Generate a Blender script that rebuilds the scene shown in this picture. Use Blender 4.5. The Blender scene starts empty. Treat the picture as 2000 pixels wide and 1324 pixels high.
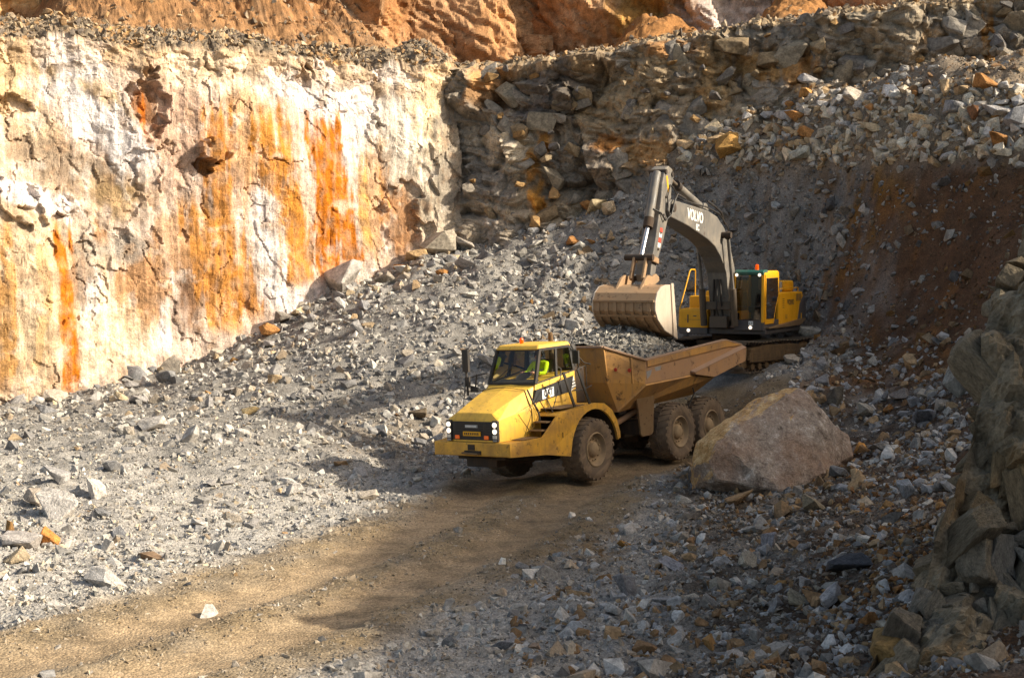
import bpy, bmesh, math, random
import numpy as np
from mathutils import Matrix, Vector
rng = np.random.default_rng(7); random.seed(7)
SC = bpy.context.scene; COL = SC.collection
# ---------------------------------------------------------------- camera, sky, sun, exposure
FPX, CH, CP = 2857.26, 5.169, 0.0467            # focal length in photo pixels, eye height, downward pitch
cam = bpy.data.cameras.new('camera'); camo = bpy.data.objects.new('camera', cam); COL.objects.link(camo)
cam.sensor_width = 36.0; cam.lens = FPX/2000*36.0; cam.clip_end = 2000; cam.clip_start = .1
camo.location = (0, 0, CH); camo.rotation_euler = (math.pi/2-CP, 0, 0); SC.camera = camo
SUN_AZ, SUN_EL = math.radians(12), math.radians(30)      # from the right, a little behind the camera
SD = Vector((math.cos(SUN_AZ)*math.cos(SUN_EL), -math.sin(SUN_AZ)*math.cos(SUN_EL), math.sin(SUN_EL)))
W = bpy.data.worlds.new('World'); SC.world = W; W.use_nodes = True
nt = W.node_tree; sky = nt.nodes.new('ShaderNodeTexSky'); sky.sky_type = 'NISHITA'; sky.sun_disc = False
sky.sun_elevation = SUN_EL; sky.sun_rotation = math.atan2(SD.x, SD.y); sky.air_density = 1.0; sky.dust_density = 4.0; sky.ozone_density = .8
nt.links.new(sky.outputs[0], nt.nodes['Background'].inputs[0]); nt.nodes['Background'].inputs[1].default_value = 0.135
sl = bpy.data.lights.new('sun', 'SUN'); sl.energy = 5.0; sl.angle = math.radians(0.8); sl.color = (1.0, .945, .875)
so = bpy.data.objects.new('sun', sl); COL.objects.link(so); so.rotation_euler = SD.to_track_quat('Z', 'Y').to_euler()
vs = SC.view_settings; vs.view_transform = 'Standard'; vs.look = 'None'; vs.exposure = 0.66; vs.gamma = 1.0; vs.use_curve_mapping = False
vs.use_white_balance = True; vs.white_balance_temperature = 7300; vs.white_balance_tint = 6
SC.cycles.use_denoising = True; SC.cycles.max_bounces = 4; SC.cycles.diffuse_bounces = 2; SC.cycles.transparent_max_bounces = 10

# ---------------------------------------------------------------- numeric helpers
PERM = np.random.default_rng(3).permutation(65536).astype(np.int32)
_ga = np.random.default_rng(4).uniform(0, 6.2832, 65536); GX, GY = np.cos(_ga), np.sin(_ga)
def hidx(ix, iy, iz=0, seed=0):
    a = PERM[(ix.astype(np.int32)+(seed*7919+iz*131)) & 65535]; return PERM[(a+iy.astype(np.int32)) & 65535]
def hsh(ix, iy, iz=0, seed=0): return hidx(ix, iy, iz, seed)/65536.
def vn(x, y, z=None, seed=0):
    ix, iy = np.floor(x), np.floor(y); fx, fy = x-ix, y-iy; ix = ix.astype(np.int32); iy = iy.astype(np.int32)
    ux = fx*fx*fx*(fx*(fx*6-15)+10); uy = fy*fy*fy*(fy*(fy*6-15)+10)
    def g(dx, dy):
        h = hidx(ix+dx, iy+dy, 0, seed); return GX[h]*(fx-dx)+GY[h]*(fy-dy)
    a = g(0, 0); b = g(1, 0); c = g(0, 1); d = g(1, 1); a = a+(b-a)*ux; c = c+(d-c)*ux
    return (a+(c-a)*uy)*1.45
def fbm(x, y, z=None, f=1., o=4, seed=0, gain=.5):
    s = 0; a = 1.; t = 0
    for i in range(o):
        s = s+a*vn(x*f, y*f, None if z is None else z*f, seed+i*17); t += a; a *= gain; f *= 2.07
    return s/t*1.4
def ridge(x, y, f, o=3, seed=0):
    s = 0; a = 1.; t = 0
    for i in range(o):
        s = s+a*(1-np.abs(vn(x*f, y*f, None, seed+i*13))*2); t += a; a *= .5; f *= 2.1
    return s/t
def vor(x, y, seed=0, jit=.9):
    ix, iy = np.floor(x), np.floor(y); f1 = np.full(x.shape, 9.); f2 = np.full(x.shape, 9.)
    cid = np.zeros(x.shape); ox = np.zeros(x.shape); oy = np.zeros(x.shape)
    for dx in (-1, 0, 1):
        for dy in (-1, 0, 1):
            cx, cy = ix+dx, iy+dy
            sx = cx+.5+jit*(hsh(cx, cy, 0, seed)-.5); sy = cy+.5+jit*(hsh(cx, cy, 1, seed)-.5)
            d = np.hypot(x-sx, y-sy); m = d < f1
            f2 = np.where(m, f1, np.minimum(f2, d)); cid = np.where(m, hsh(cx, cy, 2, seed), cid)
            ox = np.where(m, x-sx, ox); oy = np.where(m, y-sy, oy); f1 = np.where(m, d, f1)
    return f1, f2, cid, ox, oy
def blocks(x, y, seed=0, tilt=1., k=.9, off=.5, jit=.95):
    """broken rock: the outermost of many tilted planes, so crisp facets meet in creases"""
    ix, iy = np.floor(x), np.floor(y); best = np.full(x.shape, -9.); cid = np.zeros(x.shape)
    for dx in (-1, 0, 1):
        for dy in (-1, 0, 1):
            cx, cy = ix+dx, iy+dy; ox = x-(cx+.5+jit*(hsh(cx, cy, 0, seed)-.5)); oy = y-(cy+.5+jit*(hsh(cx, cy, 1, seed)-.5))
            v = off*(hsh(cx, cy, 2, seed)-.5)+tilt*(ox*(hsh(cx, cy, 3, seed)-.5)+oy*(hsh(cx, cy, 4, seed)-.4))*2-k*np.maximum(0, np.maximum(np.abs(ox*.9+oy*.3), np.abs(oy*.95-ox*.25))-.2)
            m = v > best; best = np.where(m, v, best); cid = np.where(m, hsh(cx, cy, 5, seed), cid)
    return best, cid
def sst(a, b, x):
    t = np.clip((x-a)/(b-a), 0, 1); return t*t*(3-2*t)
def lin(c):
    c = np.array(c, float)/255.; return np.where(c < .04045, c/12.92, ((c+.055)/1.055)**2.4)
CCP, SCP = math.cos(CP), math.sin(CP)
def ray(px, py):
    a = (px-1000)/FPX; b = -(py-662)/FPX
    return np.array([a, CCP+b*SCP, -SCP+b*CCP])
def at(px, py, Y):                      # the point at depth Y that a photo pixel shows
    d = ray(px, py); return np.array([0, 0, CH])+d*(Y/d[1])

# ---------------------------------------------------------------- objects
def tag(o, label=None, cat=None, group=None, kind=None):
    if label: o['label'] = label
    if cat: o['category'] = cat
    if group: o['group'] = group
    if kind: o['kind'] = kind
    return o
def link(name, me, mat=None, parent=None):
    o = bpy.data.objects.new(name, me); COL.objects.link(o)
    if mat is not None: me.materials.append(mat)
    if parent is not None: o.parent = parent
    return o
def np_mesh(name, V, F, col=None, smooth=False):
    V = np.asarray(V, np.float32); F = np.asarray(F, np.int32); me = bpy.data.meshes.new(name)
    n = F.shape[1]; me.vertices.add(len(V)); me.vertices.foreach_set('co', V.ravel())
    me.loops.add(F.size); me.loops.foreach_set('vertex_index', F.ravel())
    me.polygons.add(len(F)); me.polygons.foreach_set('loop_start', np.arange(len(F), dtype=np.int32)*n)
    me.polygons.foreach_set('loop_total', np.full(len(F), n, np.int32))
    me.polygons.foreach_set('use_smooth', np.full(len(F), smooth, bool))
    me.update(calc_edges=True)
    if col is not None:
        a = me.color_attributes.new('Col', 'FLOAT_COLOR', 'POINT')
        a.data.foreach_set('color', np.concatenate([col, np.ones((len(col), 1))], 1).astype(np.float32).ravel())
    return me
def grid_faces(nr, nc):
    i = np.arange(nr*nc).reshape(nr, nc)
    return np.stack([i[:-1, :-1], i[:-1, 1:], i[1:, 1:], i[1:, :-1]], -1).reshape(-1, 4)

# ---------------------------------------------------------------- materials
def nodes(name):
    m = bpy.data.materials.new(name); m.use_nodes = True; t = m.node_tree
    return m, t, t.nodes['Principled BSDF'], t.nodes.new, t.links.new
def tex(t, kind, scale, detail=None, vec=None, rough=.55):
    n = t.nodes.new('ShaderNodeTex'+kind); n.inputs['Scale'].default_value = scale
    if detail is not None and 'Detail' in n.inputs: n.inputs['Detail'].default_value = detail
    if kind == 'Noise': n.inputs['Roughness'].default_value = rough
    if vec is not None: t.links.new(vec, n.inputs['Vector'])
    return n
def ramp(t, fac, pts):
    r = t.nodes.new('ShaderNodeValToRGB'); e = r.color_ramp.elements
    while len(e) < len(pts): e.new(.5)
    for k, (p, c) in zip(e, pts): k.position = p; k.color = (*c, 1) if len(c) == 3 else c
    t.links.new(fac, r.inputs[0]); return r
def mixc(t, a, b, fac, mode='MIX'):
    n = t.nodes.new('ShaderNodeMix'); n.data_type = 'RGBA'; n.blend_type = mode
    for s, v in ((n.inputs[0], fac), (n.inputs[6], a), (n.inputs[7], b)):
        if isinstance(v, (int, float)): s.default_value = v
        elif isinstance(v, tuple): s.default_value = (*v, 1)
        else: t.links.new(v, s)
    return n.outputs[2]
def g3(v): return (v, v, v)
def mat_terrain(name, fine=26., coarse=3., bump=.5, dist=.03, pebble=0., source='attr'):
    m, t, b, N, L = nodes(name)
    if source == 'attr': a = N('ShaderNodeAttribute'); a.attribute_name = 'Col'; base = a.outputs['Color']
    else: a = N('ShaderNodeObjectInfo'); base = a.outputs['Color']
    tc = N('ShaderNodeTexCoord').outputs['Object']
    n1 = tex(t, 'Noise', coarse, 3, tc, .65); n2 = tex(t, 'Noise', fine, 4 if source == 'obj' or not pebble else 2, tc, .7)
    r1 = ramp(t, n1.outputs['Fac'], [(.3, g3(.62)), (.5, g3(1.)), (.72, g3(1.32))])
    r2 = ramp(t, n2.outputs['Fac'], [(.28, g3(.55)), (.5, g3(1.)), (.75, g3(1.4))])
    c = mixc(t, base, r1.outputs[0], 1., 'MULTIPLY'); c = mixc(t, c, r2.outputs[0], 1., 'MULTIPLY')
    hgt = n2.outputs['Fac'] if pebble or source == 'obj' else mixc(t, n1.outputs['Fac'], n2.outputs['Fac'], .6)
    if pebble:
        v = tex(t, 'Voronoi', pebble, None, tc); rr = ramp(t, v.outputs['Color'], [(.0, g3(.55)), (.5, g3(1.)), (1., g3(1.5))])
        d = ramp(t, v.outputs['Distance'], [(.25, g3(1.)), (.75, g3(.35))])
        c = mixc(t, c, rr.outputs[0], .75, 'MULTIPLY')
        hgt = mixc(t, d.outputs[0], n2.outputs['Fac'], .3)
    L(c, b.inputs['Base Color']); b.inputs['Roughness'].default_value = .93; b.inputs['Specular IOR Level'].default_value = .25
    bp = N('ShaderNodeBump'); bp.inputs['Strength'].default_value = bump; bp.inputs['Distance'].default_value = dist
    L(hgt, bp.inputs['Height']); L(bp.outputs[0], b.inputs['Normal'])
    return m
M = {}
M['ground'] = mat_terrain('ground_gravel', 34, 1.2, .75, .025, pebble=24.)
M['cliff'] = mat_terrain('cliff_rock', 19, 2.2, .9, .05)
M['rock'] = mat_terrain('rubble_rock', 22, 5, .6, .03)
M['rock1'] = mat_terrain('single_rock', 9, 2.5, .8, .05, source='obj')

# ---------------------------------------------------------------- ground height: thin plate spline through surveyed points
def G(px, py, Y): p = at(px, py, Y); return (p[0], p[1], p[2])
CT = [(-12, 10, .2), (0, 12, .35), (0, 6, 1.6), (0, 0, 3.4), (0, -12, 3.5), (-25, -12, 1), (25, -12, 6), (-12, 0, 1.0), (8, 8, 2.5), (0, 16.5, 0), (-3, 20, 0), (-6, 20, .03), (-12, 20, .1), (-2.5, 29, 0), (0, 33, 0),
      (-2, 42, .15), (.93, 36.25, 0), (-.2, 37.1, -.04), (2.2, 35.5, .05), (3.4, 39.6, .07), (4.6, 38.9, .12), (2.2, 40.4, .03), (4.4, 41, .1), (5.6, 40.3, .16), (5.6, 42.8, .35), (-3, 36, .03),
      (-5.5, 31.5, .03), (-7, 24, .04), (-25, 40, .7), (-25, 20, .3), (-20, 5, .5), (-30, 52, 1.0),
      G(0, 790, 50), G(220, 745, 52.5), G(430, 680, 55), G(640, 570, 57.2), G(870, 490, 59.3), G(0, 1000, 29.5), G(250, 900, 35.9), G(500, 850, 39.3), G(700, 780, 45), G(600, 680, 51),
      G(800, 640, 50), G(850, 750, 46), G(950, 600, 52), G(1000, 700, 47), G(1100, 640, 50), G(1150, 560, 52.5), G(1050, 500, 56), G(300, 800, 45.5), (3.4, 48.6, 2.9), (2.6, 45.5, 1.6),
      (7.26, 47.35, 1.97), (5.2, 46.4, 1.93), (9.4, 48.6, 2.0), (6.2, 49.6, 2.05), (8.5, 45.2, 2.1), (7.4, 44.3, 1.7),
      G(1600, 655, 47.2), G(1640, 685, 46), G(1560, 725, 43.6), G(1480, 765, 42.6), G(1700, 700, 44.5), G(1800, 740, 41), G(1850, 800, 36), G(1700, 850, 37), G(1600, 960, 31),
      G(1400, 940, 34.3), G(1640, 900, 35), G(1520, 950, 33), G(1750, 1000, 27), G(1500, 1100, 24.5), G(1300, 1000, 31), G(1300, 1200, 21.5), G(1100, 1200, 22), G(1600, 1250, 19), G(1700, 1320, 16.5), G(1850, 1100, 20.5),
      G(1700, 600, 47.5), G(1800, 600, 45.5), G(1900, 650, 41), G(1950, 500, 43), G(1900, 380, 46.5), G(1750, 450, 48.3), G(1600, 560, 50.4), G(1500, 560, 52), G(1600, 450, 51.4), G(1450, 450, 53.7), G(1350, 450, 54.8), G(1300, 520, 53.4), G(1400, 600, 51.3),
      G(1250, 378, 57), G(1350, 338, 56), G(1450, 328, 55), G(1560, 312, 53.2), G(1700, 292, 50.8), G(1850, 268, 48.5), G(1990, 218, 47.5), G(1150, 425, 57.6), G(1030, 465, 58.2),
      G(1300, 300, 57.6), G(1450, 235, 56.8), G(1600, 175, 56.4), G(1750, 168, 55.8), G(2000, 155, 54.5), (12, 30, 3), (14, 37, 5), (20, 42, 8), (10, 20, 2.5), (24, 30, 8), (22, 50, 12.5), (30, 48, 15), (30, 10, 9),
      (-20, 56, 1.2), (-10, 61, 3), (-2, 64, 6.5), (6, 62, 9.2), (14, 60, 12), (22, 58, 13)]
CT = np.array(CT, float)
def _tps():
    P = CT[:, :2]; n = len(P); d = np.hypot(*(P[:, None]-P[None]).transpose(2, 0, 1)); K = np.where(d > 0, d*d*np.log(d+1e-12), 0)+np.eye(n)*.25
    A = np.block([[K, np.c_[np.ones(n), P]], [np.r_[np.ones((1, n)), P.T], np.zeros((3, 3))]])
    return np.linalg.solve(A, np.r_[CT[:, 2], 0, 0, 0])
TW = _tps()
def exact_z(x, y):
    out = np.empty(x.shape); n = len(CT)
    for i in range(0, len(x), 20000):
        X, Y = x[i:i+20000], y[i:i+20000]; d = np.hypot(X[:, None]-CT[None, :, 0], Y[:, None]-CT[None, :, 1])
        out[i:i+20000] = np.where(d > 0, d*d*np.log(d+1e-12), 0)@TW[:n]+TW[n]+TW[n+1]*X+TW[n+2]*Y
    return out
_bx, _by = np.arange(-26, 26.01, .16), np.arange(10, 66.01, .16); _BX, _BY = np.meshgrid(_bx, _by); _BZ = exact_z(_BX.ravel(), _BY.ravel()).reshape(_BX.shape)
def base_z(x, y):
    u = (x+26)/.16; v = (y-10)/.16; ins = (u >= 0) & (v >= 0) & (u < len(_bx)-1) & (v < len(_by)-1); ui = np.clip(u, 0, len(_bx)-1.001); vi = np.clip(v, 0, len(_by)-1.001)
    i = ui.astype(int); j = vi.astype(int); a = ui-i; b = vi-j; z = (_BZ[j, i]*(1-a)+_BZ[j, i+1]*a)*(1-b)+(_BZ[j+1, i]*(1-a)+_BZ[j+1, i+1]*a)*b
    if not ins.all(): z = z.copy(); z[~ins] = exact_z(x[~ins], y[~ins])
    return z
def pdist(x, y, pts):                   # distance to a plan polyline
    d = np.full(x.shape, 1e9)
    for (ax, ay), (bx, by) in zip(pts[:-1], pts[1:]):
        ux, uy = bx-ax, by-ay; t = np.clip(((x-ax)*ux+(y-ay)*uy)/(ux*ux+uy*uy), 0, 1)
        d = np.minimum(d, np.hypot(x-ax-t*ux, y-ay-t*uy))
    return d
def g2(px, py, z=0.): d = ray(px, py); k = (z-CH)/d[2]; return (d[0]*k, d[1]*k)
TR1 = [g2(-250, 1345), g2(100, 1288), g2(330, 1212), g2(560, 1135), g2(760, 1058), g2(880, 1000), g2(985, 930), (-.3, 37), (2.2, 40.4)]
TR2 = [g2(180, 1345), g2(480, 1262), g2(760, 1150), g2(960, 1062), g2(1060, 1010), g2(1150, 955), (2.2, 35.6), (4.6, 38.9)]
TRM = [g2(-100, 1345), g2(300, 1270), g2(660, 1135), g2(870, 1050), g2(1040, 975), (.95, 36.3), (3.4, 39.7), (5.6, 42.6)]
def zones(x, y):
    w = .35*fbm(x, y, f=.7, o=3, seed=5)
    t1 = pdist(x, y, TR1)+w*.5; t2 = pdist(x, y, TR2)+w*.5; tm = pdist(x, y, TRM)+w
    track = np.maximum(1-sst(.25, .85, t1), 1-sst(.25, .85, t2)); road = 1-sst(2.0, 3.1, tm)
    return track, road
def blob(x, y, px, py, rx, ry):         # soft plan ellipse
    return np.exp(-(((x-px)/rx)**2+((y-py)/ry)**2))
def gz(x, y, full=True):
    z = base_z(x, y); track, road = zones(x, y)
    rough = 1-.85*road
    z = z+rough*(.16*fbm(x, y, f=.45, o=3, seed=2)+.10*fbm(x, y, f=1.6, o=3, seed=3))-.09*track+.07*road*(1-track)*(.3+fbm(x, y, f=1.8, o=3, seed=8))+.02*track*fbm(x, y, f=3., o=2, seed=9)
    steep = sst(3, 5, z)*sst(40, 44, y)
    z = z+steep*(.42*fbm(x, y*.8, f=.5, o=4, seed=21)+.16*ridge(x, y*.4, 1.1, 3, seed=31))
    if full: z = z+rough*.045*fbm(x, y, f=6., o=2, seed=4)
    return z
def build_ground():
    ys = [-40., -20, -8, -2, 3, 7, 10, 12]; y = 13.
    while y < 62: ys.append(y); y += max(.05, y*.0036)
    ys = np.array(ys+[64., 66.]); xs = np.r_[-60, -45, -34, -27, np.arange(-22, 21.5, .12), 24, 27, 31, 36, 44, 60.]
    X, Y = np.meshgrid(xs, ys); x, y = X.ravel(), Y.ravel(); z = gz(x, y)
    far = np.clip((np.abs(x)-30)/30, 0, 1); z = z*(1-far)+far*3
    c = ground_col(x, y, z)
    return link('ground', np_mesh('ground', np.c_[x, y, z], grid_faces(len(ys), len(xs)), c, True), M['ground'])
GREY, TAN, EARTH, OCHRE, DARK = lin((130, 125, 119)), lin((128, 109, 86)), lin((92, 66, 42)), lin((150, 100, 40)), lin((88, 86, 86))
def mixv(c, col, m): return c*(1-m[:, None])+np.asarray(col)[None]*m[:, None]
def ground_col(x, y, z):
    track, road = zones(x, y); n = fbm(x, y, f=.6, o=4, seed=41); n2 = fbm(x, y, f=2.2, o=3, seed=42)
    c = np.repeat(GREY[None], len(x), 0)*(1+.18*n2)[:, None]
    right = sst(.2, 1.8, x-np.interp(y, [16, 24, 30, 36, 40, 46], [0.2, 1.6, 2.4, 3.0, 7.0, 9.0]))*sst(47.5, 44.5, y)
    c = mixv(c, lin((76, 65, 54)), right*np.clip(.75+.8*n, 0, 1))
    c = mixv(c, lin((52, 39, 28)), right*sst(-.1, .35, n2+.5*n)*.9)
    c = mixv(c, lin((72, 50, 33)), sst(.6, 2.6, x-np.interp(y, [16, 24, 32], [1.8, 3.8, 5.6]))*sst(40, 34, y)*np.clip(.7+.6*n2, 0, 1)*(x < 12))
    # bare earth slope above the excavator
    dk = sst(4.5, 8.5, x+1.2*n)*sst(48.5, 50.5, y)*sst(9.8, 8.6, z+.6*n2); c = mixv(c, lin((112, 108, 104)), dk*.85); c = mixv(c, lin((96, 78, 58)), dk*sst(.0, .4, n2+.6*n)*.7)
    es = sst(8.6, 12.6, x-.25*(y-46)+2.2*n+1.0*n2)*sst(38, 42, y)*sst(9.9, 8.0, z+1.0*n2+.6*n)
    c = mixv(c, lin((86, 60, 40)), es*.95); c = mixv(c, lin((112, 76, 42)), es*sst(.15, .5, n)*.8)
    c = mixv(c, lin((120, 84, 30)), blob(x, y, 12.2, 50.0, 1.2, 1.6)*sst(-.1, .3, n2)*.8)
    lg = sst(8.2, 9.2, z)*sst(44, 46, y); c = mixv(c, lin((128, 110, 90)), lg*.8)
    c = mixv(c, lin((112, 96, 74)), road*np.clip(.92+.3*n, 0, 1)); c = mixv(c, TAN, track*np.clip(.85+.5*n2, 0, 1))
    c = mixv(c, lin((104, 84, 58)), blob(x, y, 1.4, 27.5, .9, 2.2)*sst(-.3, .2, n2))
    c = c*(1+.55*sst(42, 30, y)*sst(.5, -1.5, x))[:, None]  # sunlit look of the near left floor: extra brightness painted into the gravel colour
    c = mixv(c, lin((120, 100, 76)), blob(x, y, -3.2, 41.5, 2.2, 3.0)*.5)
    return c
ground = tag(build_ground(), kind='structure')
# ---------------------------------------------------------------- quarry faces
class Wall:
    """A plan line A->B with a face that leans back; d is the setback from the face line."""
    def __init__(s, A, B, lean=.1, z0=5.):
        s.A = np.array(A, float); s.L = np.hypot(B[0]-A[0], B[1]-A[1]); s.u = (np.array(B, float)-s.A)/s.L
        s.n = np.array([s.u[1], -s.u[0]]); s.lean, s.z0 = lean, z0
    def pos(s, t, z, out=0.):
        o = out-s.lean*(z-s.z0); return np.stack([s.A[0]+s.u[0]*t+s.n[0]*o, s.A[1]+s.u[1]*t+s.n[1]*o, z+0*t], -1)
    def hit(s, px, py):
        d = ray(px, py); Nn = np.array([s.n[0], s.n[1], s.lean]); P0 = np.array([s.A[0], s.A[1], s.z0])
        k = Nn@(P0-np.array([0, 0, CH]))/(Nn@d); p = np.array([0, 0, CH])+d*k
        return (p[:2]-s.A)@s.u, p[2]
def paint(wall, t, z, c, feats, warp=.35, seed=60):
    wx = t+warp*fbm(t, z, f=.9, o=4, seed=seed); wz = z+warp*fbm(t, z, f=.9, o=4, seed=seed+5)
    fine = fbm(t*1.0, z*.35, f=3.5, o=4, seed=seed+9); st = fbm(t*4.2, z*.28, f=1., o=4, seed=seed+12)
    for ft in feats:
        if ft[0] == 'e':
            _, px, py, rx, ry, ang, col, k = ft[:8]; ct, cz = wall.hit(px, py); tx, tz = wall.hit(px+10, py)
            m = abs(tx-ct)/10; a = math.radians(ang); X, Z = (wx-ct)/m, -(wz-cz)/m
            U = (X*math.cos(a)+Z*math.sin(a))/rx; V = (-X*math.sin(a)+Z*math.cos(a))/ry
            mk = sst(1.25, .55, np.sqrt(U*U+V*V)-.38*fine-.15*st)*k
        else:
            _, pts, w, col, k = ft[:5]; q = np.array([wall.hit(*p) for p in pts]); tx, _ = wall.hit(pts[0][0]+10, pts[0][1]); m = abs(tx-q[0, 0])/10
            zz = q[:, 1]; o = np.argsort(zz); ct = np.interp(wz, zz[o], q[o, 0]); inside = sst(zz.max()+.3+.9*st, zz.max()-.5+.9*st, wz)*sst(zz.min()-.4, zz.min()+.3, wz)
            dd = np.abs(t+.16*fbm(t, z, f=.7, o=4, seed=seed+3)-ct)/(w*m); mk = np.maximum(sst(1.1, .7, dd-.65*st-.35*fine), .22*sst(2.4, .6, dd-1.5*st))*inside*k*np.clip(.95+.5*fine, .5, 1)
        c = mixv(c, lin(col), np.clip(mk, 0, 1))
    return c
WHITE, CREAM, YCR, PEACH, ORG, ORG2, BRN, TANW = (218, 209, 206), (200, 178, 163), (204, 176, 138), (188, 154, 132), (192, 126, 52), (188, 108, 24), (118, 88, 68), (152, 132, 112)
LW = Wall((-17.5, 50), (-2.2, 59.3), lean=.10, z0=5.)
FL = [('e', 60, 560, 200, 260, 0, (204, 178, 146), .8), ('e', 30, 130, 90, 110, 20, YCR, .95), ('e', 150, 165, 150, 26, 32, YCR, .95), ('e', 70, 270, 70, 60, 20, YCR, .6), ('e', 160, 330, 170, 50, 15, TANW, .85), ('e', 245, 385, 70, 45, 20, (158, 130, 92), .85),
      ('e', 340, 250, 55, 150, 0, PEACH, .8), ('e', 450, 330, 60, 140, 0, PEACH, .85), ('e', 380, 430, 110, 60, 10, CREAM, .8), ('e', 480, 250, 60, 110, 5, (206, 162, 118), .7),
      ('e', 140, 110, 80, 36, 28, WHITE, 1), ('e', 190, 235, 150, 44, 38, WHITE, 1), ('e', 240, 290, 40, 60, 0, WHITE, .9), ('e', 60, 385, 110, 34, 18, WHITE, .95), ('e', 420, 130, 120, 50, 5, (236, 214, 190), .9),
      ('e', 730, 230, 150, 130, 0, WHITE, 1), ('e', 640, 170, 160, 60, 5, WHITE, .9), ('e', 800, 300, 90, 120, 0, (226, 210, 190), .8), ('e', 860, 210, 60, 110, 0, (234, 204, 160), .8), ('e', 520, 470, 26, 110, 0, WHITE, .9), ('e', 560, 560, 60, 60, 0, WHITE, .85), ('e', 175, 600, 26, 90, 0, WHITE, .95), ('e', 230, 650, 80, 80, 0, (222, 200, 172), .9), ('e', 330, 590, 18, 120, 5, WHITE, .9),
      ('e', 290, 555, 60, 85, 5, (176, 130, 88), .9), ('e', 380, 540, 32, 100, 4, BRN, .95), ('e', 350, 470, 50, 60, 0, (186, 142, 102), .7), ('e', 800, 430, 34, 80, 0, (164, 116, 74), .9), ('e', 735, 390, 26, 110, 0, (186, 142, 100), .8), ('e', 190, 470, 80, 40, 5, (166, 154, 142), .8), ('e', 250, 490, 30, 30, 0, (150, 140, 130), .8), ('e', 160, 545, 22, 60, 0, (136, 116, 98), .9), ('e', 285, 200, 26, 66, 5, (126, 88, 58), .9),
      ('e', 860, 420, 45, 170, 0, (176, 162, 144), .95), ('e', 905, 300, 60, 140, 0, (150, 138, 124), .9), ('e', 930, 160, 70, 60, 0, (176, 132, 84), .8), ('e', 60, 700, 60, 90, 0, (200, 174, 144), .7),
      ('s', [(500, 222), (530, 330), (572, 440), (590, 560)], 30, ORG, .95), ('s', [(548, 225), (562, 330), (588, 480)], 14, ORG, .9), ('s', [(604, 240), (622, 330), (640, 430), (652, 535)], 26, ORG2, 1), ('s', [(645, 228), (656, 330), (674, 430), (692, 512)], 24, ORG2, 1),
      ('s', [(410, 215), (422, 330), (432, 420), (446, 510), (475, 600)], 24, ORG, .9), ('s', [(400, 395), (402, 470), (430, 560), (446, 645)], 40, (186, 126, 62), .95), ('s', [(455, 450), (480, 540), (500, 620)], 26, ORG, .85), ('s', [(124, 455), (130, 560), (130, 660), (136, 775)], 17, ORG2, 1), ('s', [(4, 440), (10, 560), (10, 760)], 20, (186, 136, 78), .9), ('s', [(75, 470), (88, 600), (60, 720)], 12, (196, 160, 108), .7), ('s', [(200, 440), (205, 470)], 14, ORG, .6), ('s', [(705, 300), (715, 420), (725, 480)], 12, (214, 160, 90), .8), ('s', [(755, 330), (765, 430)], 9, (204, 140, 76), .8), ('s', [(275, 185), (280, 260)], 9, (200, 110, 30), .9)]
def cracks(t, z, f, seed, ax=1., az=1., w=.06, warp=.3):
    wx = t+warp*fbm(t, z, f=1.1, o=3, seed=seed); wz = z+warp*fbm(t, z, f=1.1, o=3, seed=seed+4)
    f1, f2, cid, ox, oy = vor(wx*f*ax, wz*f*az, seed); return sst(w, 0, f2-f1), cid, ox, oy
LIP = {}
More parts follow.
